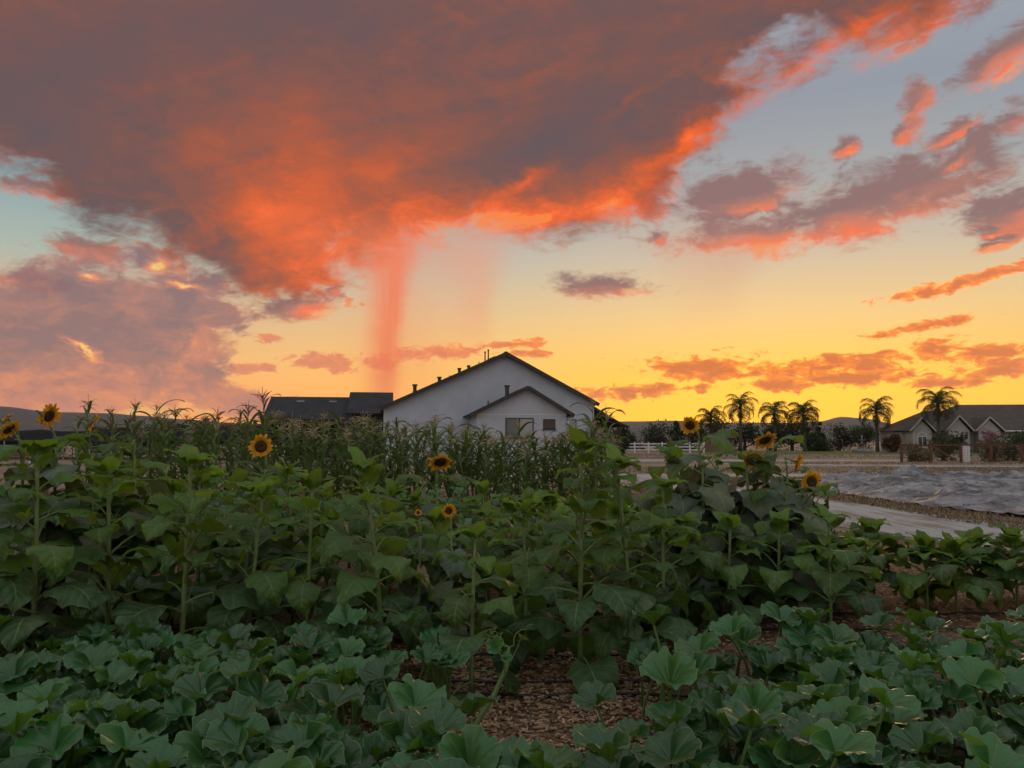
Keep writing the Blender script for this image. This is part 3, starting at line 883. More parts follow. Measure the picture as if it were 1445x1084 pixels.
def window(parent, x0, x1, z0, z1, y, frame, pane_mats, w=0.07, arch=False, sill=True):
    """A framed window on a wall facing -y: frame, panes, mullion, sill."""
    mb = MB()
    d0, d1 = y - 0.05, y + 0.03
    mb.box(x0, x0 + w, d0, d1, z0, z1)
    mb.box(x1 - w, x1, d0, d1, z0, z1)
    mb.box(x0 + w, x1 - w, d0 + .004, d1, z0, z0 + w)
    if not arch:
        mb.box(x0 + w, x1 - w, d0 + .004, d1, z1 - w, z1)
    n = len(pane_mats)
    for k in range(1, n):
        xm = x0 + (x1 - x0) * k / n
        mb.box(xm - w * .5, xm + w * .5, d0 + .008, d1, z0 + w, z1 - w)
    if arch:
        r, cx = (x1 - x0) / 2, (x0 + x1) / 2
        N = 12
        for q in range(N):
            a, b = math.pi * q / N, math.pi * (q + 1) / N
            pts = [(cx + rr * math.cos(t), z1 + rr * math.sin(t)) for rr, t in ((r, a), (r, b), (r - w, b), (r - w, a))]
            mb.prism(pts, d0, d1)
        mb.box(x0 + w, x1 - w, d0 + .006, d1, z1 - w * .5, z1 + w * .5)
    wn = mb.build('window', frame, parent)
    for k, pm in enumerate(pane_mats):
        pb = MB()
        a, b = x0 + (x1 - x0) * k / n + w * .4, x0 + (x1 - x0) * (k + 1) / n - w * .4
        if arch and n == 1:
            cx, r = (x0 + x1) / 2, (x1 - x0) / 2 - w * .6
            poly = [(a, z0 + w * .5), (b, z0 + w * .5)] + [(cx + r * math.cos(t), z1 + r * math.sin(t)) for t in [math.pi * q / 12 for q in range(13)]]
            pb.prism(poly, y - 0.022, y - 0.006)
        else:
            pb.box(a, b, y - 0.022, y - 0.006, z0 + w * .5, z1 - w * .4)
        pb.build('pane', pm, wn)
    if sill:
        sb = MB()
        sb.box(x0 - .06, x1 + .06, y - .12, y + .02, z0 - .07, z0 - .003)
        sb.build('sill', frame, wn)
    return wn


# ------------------------------------------------------------------ white house behind the corn
HY = 64.0
house = thing('white_house', 'large white gabled house with dark roof behind the corn', 'house', (-0.55, HY, 0), R(9))
AP = (0.0, 8.75)
EL_, ER_ = (-10.3, 4.1), (7.9, 4.55)
mb = MB()
mb.prism([(-10.0, 0), (7.6, 0), (7.6, 4.66), (AP[0], AP[1] - 0.08), (-10.0, 4.16)], 0, 0.3)
wall = mb.build('gable_wall', M['white_wall'], house)
mb = MB()
mb.box(-10.0, -9.7, 0.3, 24, 0, 4.1)
mb.box(7.3, 7.6, 0.3, 24, 0, 4.5)
mb.build('side_walls', M['white_wall'], house)
mb = MB()
mb.slab([(EL_[0], -.55, EL_[1]), (AP[0], -.55, AP[1]), (AP[0], 24.5, AP[1]), (EL_[0], 24.5, EL_[1])], -0.14)
mb.slab([(AP[0], -.55, AP[1]), (ER_[0], -.55, ER_[1]), (ER_[0], 24.5, ER_[1]), (AP[0], 24.5, AP[1])], -0.14)
roof = mb.build('roof', M['dark_roof'], house)
for a, b in ((EL_, AP), (AP, ER_)):
    mb = MB()
    mb.bar((a[0], -.60, a[1] + .02), (b[0], -.60, b[1] + .02), 0.05, 0.30)
    mb.build('barge_board', M['trim_dark'], roof)
mb = MB()
mb.box(-.12, .12, -.5, 24.4, AP[1] + .10, AP[1] + .20)
mb.build('ridge_cap', M['dark_roof'], roof)
sl = (AP[1] - EL_[1]) / (AP[0] - EL_[0])
# vents and flues on the left slope
for (x, y, h, r, cap) in ((-7.3, 6.5, .95, .22, 1), (-5.6, 8.5, .55, .10, 0), (-5.0, 8.0, .75, .20, 1), (-4.5, 9.5, .55, .07, 0), (-4.1, 7.2, .55, .07, 0),
                          (-3.2, 7.4, .72, .17, 1), (-2.3, 7.8, .62, .16, 1), (-1.75, 4.2, .5, .05, 0), (-1.35, 3.0, .95, .07, 1), (-1.05, 3.1, 1.0, .07, 1)):
    z = AP[1] + sl * x + .1
    mb = MB()
    mb.tube([(x, y, z - .15), (x, y, z + h)], r * .8, 10)
    if cap:
        mb.tube([(x, y, z + h + .002), (x, y, z + h + .14)], r * 1.12, 10)
        mb.tube([(x, y, z + h * .45), (x, y, z + h * .5)], r * 1.0, 10)
    mb.build('vent_pipe', M['pipe'], roof, smooth=False)
mb = MB()
mb.slab([(-1.0, 3.6, AP[1] + sl * 1.0 * -1 + .32), (-.35, 3.6, AP[1] + sl * -.35 + .32), (-.35, 4.6, AP[1] + sl * -.35 + .32), (-1.0, 4.6, AP[1] + sl * -1.0 + .32)], -.12)
mb.build('roof_hatch', M['pipe'], roof)
# front bay with its own gable
F0, F1, FY = -2.95, 4.05, -5.0
fa, fe = (0.95, 5.62), 3.55
mb = MB()
mb.prism([(F0, 0), (F1, 0), (F1, fe + .12), (fa[0], fa[1] - .06), (F0, fe + .12)], FY, FY + .25)
mb.box(F0, F0 + .25, FY + .25, 0, 0, fe)
mb.box(F1 - .25, F1, FY + .25, 0, 0, fe)
bay = mb.build('bay_wall', M['white_wall'], house)
mb = MB()
mb.box(F0 + .02, F1 - .02, FY - .03, FY - .004, 3.52, 3.60)
mb.build('trim_board', M['trim_white'], bay)
mb = MB()
mb.slab([(F0 - .55, FY - .5, fe - .12), (fa[0], FY - .5, fa[1]), (fa[0], -.01, fa[1]), (F0 - .55, -.01, fe - .12)], -.12)
mb.slab([(fa[0], FY - .5, fa[1]), (F1 + .5, FY - .5, fe - .12), (F1 + .5, -.01, fe - .12), (fa[0], -.01, fa[1])], -.12)
broof = mb.build('bay_roof', M['dark_roof'], house)
for a, b in (((F0 - .55, fe - .10), fa), (fa, (F1 + .5, fe - .10))):
    mb = MB()
    mb.bar((a[0], FY - .55, a[1] + .02), (b[0], FY - .55, b[1] + .02), 0.05, 0.26)
    mb.build('barge_board', M['trim_dark'], broof)
mb = MB()
mb.bar((F1 + .52, FY - .5, fe - .16), (F1 + .52, -.05, fe - .16), .12, .12)
mb.tube([(F1 + .45, FY - .3, fe - .2), (F1 + .12, FY - .1, fe - .45), (F1 + .12, FY - .1, .2)], .05, 8)
mb.build('gutter', M['trim_white'], broof)
for x, y, h, r in ((-.35, -3.2, .72, .2), (-1.9, -3.6, .35, .07)):
    z = fa[1] + (fa[1] - fe + .12) / (fa[0] - F0 + .55) * (x - fa[0]) + .1
    mb = MB()
    mb.tube([(x, y, z - .1), (x, y, z + h)], r * .8, 10)
    if r > .1:
        mb.tube([(x, y, z + h + .002), (x, y, z + h + .14)], r * 1.15, 10)
    mb.build('vent_pipe', M['pipe'], broof)
window(bay, -.75, 1.45, 1.75, 3.3, FY, M['trim_dark'], [M['blind_dim'], M['blind']], .08)
window(bay, 2.2, 3.15, 2.45, 3.22, FY, M['trim_dark'], [M['glass_brown']], .06)
window(wall, 4.9, 6.05, 1.7, 3.35, 0, M['trim_dark'], [M['blind']], .07)
# lean-to roof on the right
mb = MB()
mb.slab([(7.62, 1.2, 4.55), (10.7, 1.2, 2.75), (10.7, 16, 2.75), (7.62, 16, 4.55)], -.14)
mb.build('porch_roof', M['dark_roof'], house)
for y in (1.5, 6, 11):
    mb = MB()
    mb.box(10.2, 10.4, y, y + .2, 0, 2.85)
    mb.build('porch_post', M['trim_dark'], house)
# wings on the left
mb = MB()
mb.slab([(-13.3, 6.5, 3.9), (-9.2, 6.5, 3.9), (-9.2, 12.0, 6.1), (-13.3, 12.0, 6.1)], -.14)
mb.slab([(-13.3, 12.0, 6.1), (-9.2, 12.0, 6.1), (-9.2, 17.5, 3.9), (-13.3, 17.5, 3.9)], -.14)
w1 = mb.build('wing_roof', M['dark_roof'], house)
mb = MB()
mb.slab([(-20.7, 7.5, 3.35), (-12.9, 7.5, 3.35), (-12.9, 12.8, 5.65), (-20.7, 12.8, 5.65)], -.14)
mb.slab([(-20.7, 12.8, 5.65), (-12.9, 12.8, 5.65), (-12.9, 18.0, 3.35), (-20.7, 18.0, 3.35)], -.14)
w2 = mb.build('wing_roof', M['dark_roof'], house)
for x in (-18.2, -15.2):
    mb = MB()
    mb.box(x, x + .7, 11.4, 11.7, 5.22, 5.36)
    mb.build('ridge_vent', M['steel'], w2)
mb = MB()
mb.box(-13.1, -10.0, 7.2, 17, 0, 3.85)
mb.box(-20.2, -13.2, 10.5, 17.2, 0, 3.3)
mb.build('wing_wall', M['trim_dark'], house)
mb = MB()
mb.box(-20.6, -13.0, 7.45, 7.65, 3.05, 3.32)
mb.build('beam', M['timber'], house)
for x in (-20.3, -17.8, -15.4):
    mb = MB()
    mb.box(x, x + .25, 7.6, 7.85, 0, 3.05)
    mb.build('post', M['timber'], house)

# ------------------------------------------------------------------ cream house with brown roof on the right
RX, RY = 54.6, 108.0
rh = thing('cream_house', 'cream stucco house with brown hipped roof and arched windows behind palms', 'house', (RX, RY, 0), R(-6))
mb = MB()
mb.box(0, 5.2, 0, 8, 0, 3.05)
mb.box(5.2, 46, -1.2, 14, 0, 3.05)
rw = mb.build('wall', M['cream_wall'], rh)
mb = MB()
def hip(mb, x0, x1, y0, y1, ze, zr, inset, t=-.16):
    ym = (y0 + y1) / 2
    A, B, Cc, Dd = (x0, y0, ze), (x1, y0, ze), (x1, y1, ze), (x0, y1, ze)
    P, Q = (x0 + inset, ym, zr), (x1 - inset, ym, zr)
    mb.add([A, B, Cc, Dd, P, Q], [(0, 1, 5, 4), (1, 2, 5), (2, 3, 4, 5), (3, 0, 4), (3, 2, 1, 0)])
hip(mb, -.8, 16, -.9, 8.9, 3.0, 5.9, 5.5)
hip(mb, 4.0, 48, -2.2, 15.5, 2.98, 6.9, 6.5)
rroof = mb.build('roof', M['brown_roof'], rh)
mb = MB()
mb.box(12.5, 48, -2.3, -2.16, 2.82, 3.02)
mb.build('fascia', M['trim_white'], rroof)
for gx, gw, gz in ((1.7, 2.5, 1.75), (6.5, 2.7, 1.95), (10.4, 2.8, 1.75)):
    y = -2.6
    mb = MB()
    mb.prism([(gx - gw * .5, 0), (gx + gw * .5, 0), (gx + gw * .5, 3.0), (gx, 3.0 + gz * .82), (gx - gw * .5, 3.0)], y, y + 3.2)
    dm = mb.build('dormer_wall', M['cream_wall'], rh)
    mb = MB()
    mb.slab([(gx - gw * .68, y - .3, 2.85), (gx, y - .3, 3.0 + gz), (gx, y + 5, 3.0 + gz), (gx - gw * .68, y + 5, 2.85)], -.14)
    mb.slab([(gx, y - .3, 3.0 + gz), (gx + gw * .68, y - .3, 2.85), (gx + gw * .68, y + 5, 2.85), (gx, y + 5, 3.0 + gz)], -.14)
    dr = mb.build('dormer_roof', M['brown_roof'], rh)
    for s in (-1, 1):
        mb = MB()
        mb.bar((gx + s * gw * .68, y - .36, 2.88), (gx, y - .36, 3.03 + gz), .08, .2)
        mb.build('barge_board', M['trim_cream'], dr)
    window(dm, gx - .62, gx + .62, .7, 2.15, y, M['trim_white'], [M['glass'], M['glass']], .09, arch=True)
window(rw, 3.6, 4.6, 1.0, 2.2, 0, M['trim_white'], [M['glass']], .08)
for k in range(4):
    window(rw, 14.2 + k * 1.5, 15.2 + k * 1.5, .8, 2.0, -1.2, M['trim_white'], [M['glass']], .09, arch=True)

# ------------------------------------------------------------------ small tan outbuilding between the trees
sh = thing('tan_shed', 'small tan wooden shed with dark window among the far trees', 'shed', (30.9, 113, 0), R(4))
mb = MB(); mb.box(-1.7, 1.7, 0, 3, 0, 2.0); sw = mb.build('wall', M['tan_wall'], sh)
mb = MB(); mb.slab([(-2.0, -.4, 1.9), (2.0, -.4, 1.9), (2.0, 1.5, 2.5), (-2.0, 1.5, 2.5)], -.1); mb.slab([(-2.0, 1.5, 2.5), (2.0, 1.5, 2.5), (2.0, 3.4, 1.9), (-2.0, 3.4, 1.9)], -.1)
mb.build('roof', M['brown_roof'], sh)
window(sw, .6, 1.3, .9, 1.6, 0, M['timber'], [M['glass']], .08)

# ------------------------------------------------------------------ fences
def rail_fence(name, label, p0, p1, n, h, rails, wpost, mat, group=None, railh=.14, cap=True):
    t = thing(name, label, 'fence', (p0[0], p0[1], 0), 0, group)
    d = Vector((p1[0] - p0[0], p1[1] - p0[1], 0))
    post = MB()
    post.box(-wpost / 2, wpost / 2, -wpost / 2, wpost / 2, 0, h)
    if cap:
        post.box(-wpost * .62, wpost * .62, -wpost * .62, wpost * .62, h + .001, h + .05)
    pm = post.mesh('post', mat, False)
    for k in range(n + 1):
        q = d * (k / n)
        link('post', pm, t, (q.x, q.y, 0), (0, 0, math.atan2(d.y, d.x)))
    for k in range(n):
        a, b = d * (k / n), d * ((k + 1) / n)
        for z in rails:
            mb = MB()
            mb.bar((a.x, a.y, z), (b.x, b.y, z), .045, railh)
            mb.build('rail', mat, t)
    return t


rail_fence('white_rail_fence', 'white three-rail fence beside the white house on the right', (12.2, 99), (24.6, 99), 7, 1.38, (.42, .80, 1.20), .16, M['fence_white'])
rail_fence('white_rail_fence', 'white rail fence under the black shade canopies behind the corn', (-36, 66), (-19.5, 66), 8, 1.25, (.45, .80, 1.12), .15, M['fence_white'])
rail_fence('garden_fence', 'rusty brown post and rail fence in front of the cream house', (28.0, 55.5), (45.5, 52.5), 9, 1.32, (1.24,), .16, M['rust_rail'], railh=.12, cap=False)
gf = bpy.data.objects['garden_fence']
for k in range(9):
    a = Vector((17.5, -3.0, 0)) * (k / 9); b = Vector((17.5, -3.0, 0)) * ((k + 1) / 9)
    mb = MB()
    for z in (.15, .33, .51, .69, .87, 1.05):
        mb.tube([(a.x, a.y, z), (b.x, b.y, z)], .006, 3, cap=False)
    for q in range(9):
        p = a + (b - a) * q / 9
        mb.tube([(p.x, p.y, .1), (p.x, p.y, 1.2)], .005, 3, cap=False)
    stuff(mb.build('wire_mesh', M['rust_rail'], gf))
mb = MB(); mb.bar((1.95, -.33, 1.2), (3.6, -.6, .15), .10, .12); mb.build('brace', M['rust_rail'], gf)

# meter box by the fence
bx = thing('utility_box', 'pale upright utility box beside the rusty fence', 'box', (33.2, 56.5, 0), 0)
mb = MB(); mb.box(-.24, .24, -.15, .15, 0, 1.25); mb.build('cabinet', M['fence_white'], bx)
mb = MB(); mb.box(-.27, .27, -.18, .18, 1.252, 1.31); mb.build('lid', M['steel'], bx)
mb = MB(); mb.tube([(.33, 0, 0), (.33, 0, 1.15)], .04, 8); mb.build('conduit', M['steel'], bx)
mb = MB()
for z in (.4, .75): mb.box(.30, .42, -.06, .06, z, z + .12)
mb.build('valve', M['trim_dark'], bx)

# fountain on the far lawn
ft = thing('stone_fountain', 'three-tiered grey stone fountain on the far lawn', 'fountain', (47.2, 104, 0))
mb = MB(); mb.lathe([(0, 0), (1.25, 0), (1.3, .1), (1.3, .45), (1.15, .5), (1.1, .3), (0, .28)], 24); mb.build('basin', M['stone'], ft, True)
mb = MB(); mb.lathe([(.25, .28), (.2, .6), (.14, .9), (.3, 1.0), (.75, 1.16), (.8, 1.22), (.3, 1.12), (0, 1.12)], 20); mb.build('lower_bowl', M['stone'], ft, True)
mb = MB(); mb.lathe([(.14, 1.12), (.1, 1.5), (.2, 1.6), (.48, 1.72), (.5, 1.77), (0, 1.68)], 18); mb.build('upper_bowl', M['stone'], ft, True)
mb = MB(); mb.lathe([(.08, 1.68), (.06, 1.95), (.14, 2.05), (.1, 2.2), (.02, 2.4), (0, 2.4)], 12); mb.build('finial', M['stone'], ft, True)

# ------------------------------------------------------------------ black shade canopies on the left
def canopy(label, x0, x1, y0, y1, zl, zr, zb, seed):
    t = thing('shade_canopy', label, 'canopy', (x0, y0, 0), 0, 'black shade canopies')
    W, Dp = x1 - x0, y1 - y0
    mb = MB()
    rows = []
    for j in range(9):
        row = []
        for i in range(25):
            u, v = i / 24, j / 8
            z = zb + (zl - zb + (zr - zl) * u) * (1 - abs(2 * v - 1))
            z -= .16 * math.sin(math.pi * ((u * 3) % 1)) * (1 - .3 * v)
            row.append((u * W, v * Dp, z + .05 * mnoise.noise((u * 9, v * 5, seed))))
        rows.append(row)
    mb.grid(rows, 0)
    mb.build('cloth', M['shade_cloth'], t, True)
    mb = MB()
    mb.grid([[(u * W / 24, .03, zb + .02 - .16 * math.sin(math.pi * ((u / 8) % 1))) for u in range(25)], [(u * W / 24, .05, zb - .35 + .06 * mnoise.noise((u * .7, 3, seed))) for u in range(25)]], 0)
    mb.build('valance', M['shade_cloth'], t, True)
    for i in range(4):
        for j in range(2):
            mb = MB(); mb.tube([(W * i / 3, Dp * j, 0), (W * i / 3, Dp * j, zb)], .05, 8); mb.build('post', M['steel'], t)
    return t


canopy('black shade canopy behind the tall corn, beside the white house', -28.3, -20.2, 60, 70, 3.0, 3.0, 1.6, 1)
canopy('black shade canopy left of the conifer, behind the corn', -36.5, -28.9, 62, 72, 2.75, 2.7, 1.5, 2)
canopy('low black shade canopy at the far left edge', -52, -37.2, 64, 74, 2.7, 2.5, 1.55, 3)

# things under the canopies at the far left
ct = thing('wooden_cart', 'brown slatted wooden cart under the far left canopy', 'cart', (-33.3, 52, 0), R(8))
for k in range(5):
    mb = MB(); mb.box(-.75, .75, -.02, .02, .35 + k * .17, .49 + k * .17); mb.build('slat', M['timber'], ct)
for k in range(4):
    mb = MB(); mb.box(-.75 + k * .49, -.70 + k * .49, .021, .06, .0, 1.25); mb.build('post', M['trim_white'], ct)
mb = MB(); mb.box(-.8, .8, -.05, 1.0, .28, .34); mb.build('deck', M['timber'], ct)
tr = thing('white_trough', 'white water trough near the wooden cart at far left', 'trough', (-35.2, 50.5, 0), 0)
mb = MB(); mb.box(-.9, .9, -.3, .3, 0.1, .16); mb.box(-.9, .9, -.3, -.25, .16, .6); mb.box(-.9, .9, .25, .3, .16, .6); mb.box(-.9, -.85, -.25, .25, .16, .6); mb.box(.85, .9, -.25, .25, .16, .6); mb.build('tub', M['fence_white'], tr)
for x in (-.7, .7):
    mb = MB(); mb.box(x - .06, x + .06, -.25, .25, 0, .098); mb.build('foot', M['steel'], tr)

# ------------------------------------------------------------------ trees
def crown_mat(name, c, t):
    def fn(g):
        info = g.node('ShaderNodeObjectInfo')
        co = g.node('ShaderNodeTexCoord').outputs['Object']
        n = g.noise(co, 0.9, 3, 0.6)
        k = g.mad(n, 1.1, g.mad(info.outputs['Random'], 0.4, 0.25))
        p = principled(g, g.scale(c, k), 0.7, 0.25)
        tr = g.node('ShaderNodeBsdfTranslucent')
        g.put(tr.inputs['Color'], g.scale(t, k))
        mx = g.node('ShaderNodeMixShader')
        mx.inputs[0].default_value = 0.25
        g.t.links.new(p, mx.inputs[1])
        g.t.links.new(tr.outputs[0], mx.inputs[2])
        return mx.outputs[0]
    return material(name, fn)


M['crown_dark'] = crown_mat('dark_foliage', (0.035, 0.050, 0.025), (0.06, 0.07, 0.02))
M['crown_mid'] = crown_mat('green_foliage', (0.055, 0.080, 0.035), (0.09, 0.11, 0.03))
M['crown_rust'] = crown_mat('reddish_foliage', (0.12, 0.055, 0.03), (0.14, 0.06, 0.02))
M['crown_dry'] = crown_mat('dry_scrub', (0.15, 0.13, 0.075), (0.15, 0.12, 0.05))
M['crown_pink'] = crown_mat('pink_blossom', (0.30, 0.14, 0.17), (0.25, 0.1, 0.12))
M['bark'] = speckled('bark', rgb(0.055, 0.042, 0.032), rgb(0.11, 0.085, 0.065), 5, 0.9, 0.15, 0.8, 0.03, stretch=(2, 2, .4))
M['palm_bark'] = speckled('palm_bark', rgb(0.07, 0.06, 0.05), rgb(0.14, 0.12, 0.095), 4, 0.9, 0.15, 0.8, 0.03, stretch=(.6, .6, 5))
M['palm_leaf'] = crown_mat('palm_leaf', (0.040, 0.055, 0.022), (0.13, 0.13, 0.03))
M['palm_dead'] = crown_mat('dead_frond', (0.10, 0.065, 0.035), (0.10, 0.06, 0.03))


def crown(rad, ht, n, size, seed, shape='round', clumps=9):
    """Leaf clusters gathered in uneven clumps through the crown's volume."""
    r = random.Random(seed)
    mb = MB()
    cl = []
    for _ in range(clumps):
        t = r.random()
        if shape == 'cone':
            z = ht * t ** 1.25
            w = rad * (1 - z / ht) * .72 + .05 * rad
        elif shape == 'column':
            z = ht * t
            w = rad * (.4 + .6 * math.sin(math.pi * (.15 + .75 * t))) * .6
        else:
            z = ht * (.12 + .8 * t)
            w = rad * math.sqrt(max(.05, 1 - ((z / ht - .45) / .6) ** 2)) * .68
        a = r.random() * 6.283
        q = w * math.sqrt(r.random())
        s = (rad * .44 if shape == 'round' else rad * .36) * r.uniform(.7, 1.25) * (1 if shape != 'cone' else (1.05 - .75 * z / ht))
        cl.append((q * math.cos(a), q * math.sin(a), z, s))
    for i in range(n):
        cx, cy_, cz, s = cl[i % clumps]
        d = Vector((r.gauss(0, 1), r.gauss(0, 1), r.gauss(0, .85)))
        d = d.normalized() * s * (r.random() ** .45) * r.uniform(.85, 1.2)
        p = Vector((cx, cy_, max(.02, cz + d.z))) + Vector((d.x, d.y, 0))
        u = Vector((r.gauss(0, 1), r.gauss(0, 1), r.gauss(0, 1))).normalized()
        w = u.cross(Vector((r.gauss(0, 1), r.gauss(0, 1), r.gauss(0, 1)))).normalized()
        k = size * r.uniform(.6, 1.5)
        mb.add([p - u * k, p + w * k * .45, p + u * k, p - w * k * .45], [(0, 1, 2, 3)])
    return mb


def tree(name, label, loc, rad, ht, base, mat, seed, shape='round', n=1500, size=.2, cat='tree', group=None, clumps=12):
    t = thing(name, label, cat, (loc[0], loc[1], 0), seed * 1.7, group)
    c = crown(rad, ht, n, size, seed, shape, clumps).build('crown', mat, t)
    c.location = (0, 0, base)
    r = random.Random(seed)
    tb = MB()
    H = base + ht * .75
    pts = [(0.06 * i * r.uniform(-1, 1) * rad * .3, .06 * i * r.uniform(-1, 1) * rad * .3, H * i / 5) for i in range(6)]
    w = max(.05, rad * .075)
    tb.tube(pts, [w * (1.25 - i * .2) for i in range(6)], 7)
    for k in range(5):
        a, z = r.random() * 6.28, base + ht * r.uniform(.08, .5)
        tb.tube([(0, 0, z), (math.cos(a) * rad * .35, math.sin(a) * rad * .35, z + ht * .12), (math.cos(a) * rad * .65, math.sin(a) * rad * .65, z + ht * .28)], [w * .5, w * .33, w * .12], 5)
    tb.build('trunk', M['bark'], t)
    return t


def bush(label, loc, rad, ht, mat, seed, n=700, size=.13, group=None, name='bush'):
    return tree(name, label, loc, rad, ht, 0.0, mat, seed, 'round', n, size, 'bush', group, 10)


# ------------------------------------------------------------------ palms
def frond_mesh(seed, L=2.6, droop=1.0, mat='palm_leaf'):
    r = random.Random(seed)
    mb = MB()
    pts = []
    p = Vector((0, 0, 0))
    a = R(58)
    N = 12
    for i in range(N + 1):
        pts.append(p.copy())
        a -= R(9.5 + 4.5 * droop) * (0.45 + 1.2 * i / N)
        p += Vector((math.cos(a), 0, math.sin(a))) * L / N
    mb.tube(pts, [.035 * (1 - .85 * i / N) for i in range(N + 1)], 4)
    for i in range(3 * N):
        t = .12 + .87 * i / (3 * N)
        q = t * N
        k = min(int(q), N - 1)
        c = pts[k] + (pts[k + 1] - pts[k]) * (q - k)
        d = (pts[k + 1] - pts[k]).normalized()
        ll = .62 * (math.sin(math.pi * (.12 + .8 * t)) ** .7) * L / 2.6
        for s in (-1, 1):
            lift = r.uniform(-.5, .35)
            o = (Vector((0, s, lift)) + d * .55).normalized()
            mid = c + o * ll * .5 + Vector((0, 0, -.03))
            tip = c + o * ll * r.uniform(.8, 1.0) + Vector((0, 0, -ll * r.uniform(.35, .8)))
            w = d * .019
            mb.add([c - w, c + w, mid + w, mid - w, tip], [(0, 1, 2, 3), (3, 2, 4)])
    return mb.mesh('frond', M[mat], False)


FRONDS = [frond_mesh(50 + k, 2.5, .5 + .28 * k) for k in range(4)]
DEAD = [frond_mesh(70, 1.9, 2.6, 'palm_dead')]


def palm(label, loc, H, sc, seed, n=19):
    sc *= 1.5
    H -= .6
    r = random.Random(seed)
    t = thing('palm_tree', label, 'palm', (loc[0], loc[1], 0), 0, 'palm trees on the far lawn')
    mb = MB()
    lx, ly = r.uniform(-.02, .02) * H, r.uniform(-.02, .02) * H
    pts = [(lx * (i / 14) ** 2, ly * (i / 14) ** 2, H * i / 14) for i in range(15)]
    rad = [.20 * (1.35 - .5 * i / 14) * (1 + .07 * (i % 2)) for i in range(15)]
    mb.tube(pts, rad, 10)
    mb.build('trunk', M['palm_bark'], t, True)
    mb = MB()
    mb.lathe([(.16, 0), (.22, .15), (.2, .5), (.1, .8), (0, .85)], 10, 0, (lx, ly, H - .05))
    mb.build('crown_shaft', M['palm_leaf'], t, True)
    for k in range(n):
        e = k / (n - 1)
        rz = k * 2.39996 + r.uniform(-.3, .3)
        pitch = R(-42 + 92 * e) + r.uniform(-.12, .12)         # upright at first, hanging later
        m = FRONDS[min(3, int(e * 3.2 + r.random()))]
        link('frond', m, t, (lx, ly, H + .35 - .3 * e), (0, pitch, rz), sc * r.uniform(.85, 1.12))
    for k in range(2):
        link('dead_frond', DEAD[0], t, (lx, ly, H - .1), (0, R(70 + 12 * r.random()), k * 1.6 + r.random()), sc * .8)
    return t


palm('palm at the left end of the row, partly behind the tallest left palm', (30.6, 118), 5.2, .95, 1)
palm('tall palm, second from the left in the row of four', (34.4, 116), 6.9, .98, 2)
palm('palm third from the left in the row of four', (39.6, 116), 6.0, 1.0, 3)
palm('palm at the right end of the row of four with low hanging fronds', (43.6, 115), 5.7, 1.05, 4, 23)
palm('lone palm between the fountain and the cream house', (54.0, 114), 6.2, 1.05, 5)
palm('large palm standing in front of the cream house', (55.4, 100), 6.6, 1.0, 6, 22)

# ------------------------------------------------------------------ background trees, each in its own place
TL = [(-33.0, 82, 1.5, 3.4, .4, 'crown_dark', 'cone', 'small dark conifer behind the black canopies'),
      (-27.2, 90, 2.0, 3.0, .5, 'crown_dark', 'round', 'dark round tree behind the tall corn on the left'),
      (-39.5, 86, 2.2, 3.2, .4, 'crown_mid', 'round', 'green round tree behind the leftmost tall corn'),
      (-48.0, 88, 2.0, 2.6, .3, 'crown_mid', 'round', 'low green tree behind the left sunflowers'),
      (12.2, 90, 1.9, 3.0, .3, 'crown_dark', 'round', 'dark rounded bush tree beside the right end of the white house'),
      (23.0, 122, 2.4, 3.8, .4, 'crown_dark', 'round', 'dark tree left of the tan shed, leftmost of the far grove'),
      (26.4, 124, 2.8, 4.6, .4, 'crown_dark', 'cone', 'dark pointed tree behind the tan shed'),
      (29.6, 126, 2.8, 4.0, .4, 'crown_mid', 'round', 'green tree behind the first palm'),
      (33.6, 124, 3.0, 4.6, .3, 'crown_dark', 'round', 'dense dark tree behind the second palm'),
      (37.4, 124, 2.7, 4.2, .3, 'crown_dark', 'round', 'dense dark tree between the second and third palms'),
      (41.2, 123, 2.8, 3.8, .3, 'crown_mid', 'round', 'green tree behind the third palm'),
      (45.0, 124, 2.9, 4.4, .3, 'crown_dark', 'round', 'dark tree behind the right palm of the row'),
      (48.4, 126, 1.4, 5.8, .2, 'crown_dark', 'cone', 'slim dark cypress behind the fountain'),
      (50.2, 126, 1.4, 5.0, .2, 'crown_dark', 'cone', 'second slim cypress, right of the fountain'),
      (52.6, 124, 2.5, 3.8, .2, 'crown_dark', 'round', 'dark tree behind the lone palm'),
      (55.4, 122, 2.4, 3.6, .2, 'crown_mid', 'round', 'green tree left of the cream house'),
      (52.2, 106, 1.2, 2.6, .1, 'crown_rust', 'round', 'rust coloured small tree at the left corner of the cream house'),
      (47.0, 119, 2.2, 2.6, .1, 'crown_mid', 'round', 'low green tree behind the fountain'),
      (19.5, 128, 2.0, 2.6, .1, 'crown_dark', 'round', 'low dark bush tree beyond the white fence')]
for k, (x, y, rd, h, b, m, shp, lab) in enumerate(TL):
    tree('conifer' if shp == 'cone' else 'broadleaf_tree', lab, (x, y), rd * 1.18, h, b * .3, M[m], 100 + k, shp, 1900, .17, 'tree', 'trees far behind the garden', 14)

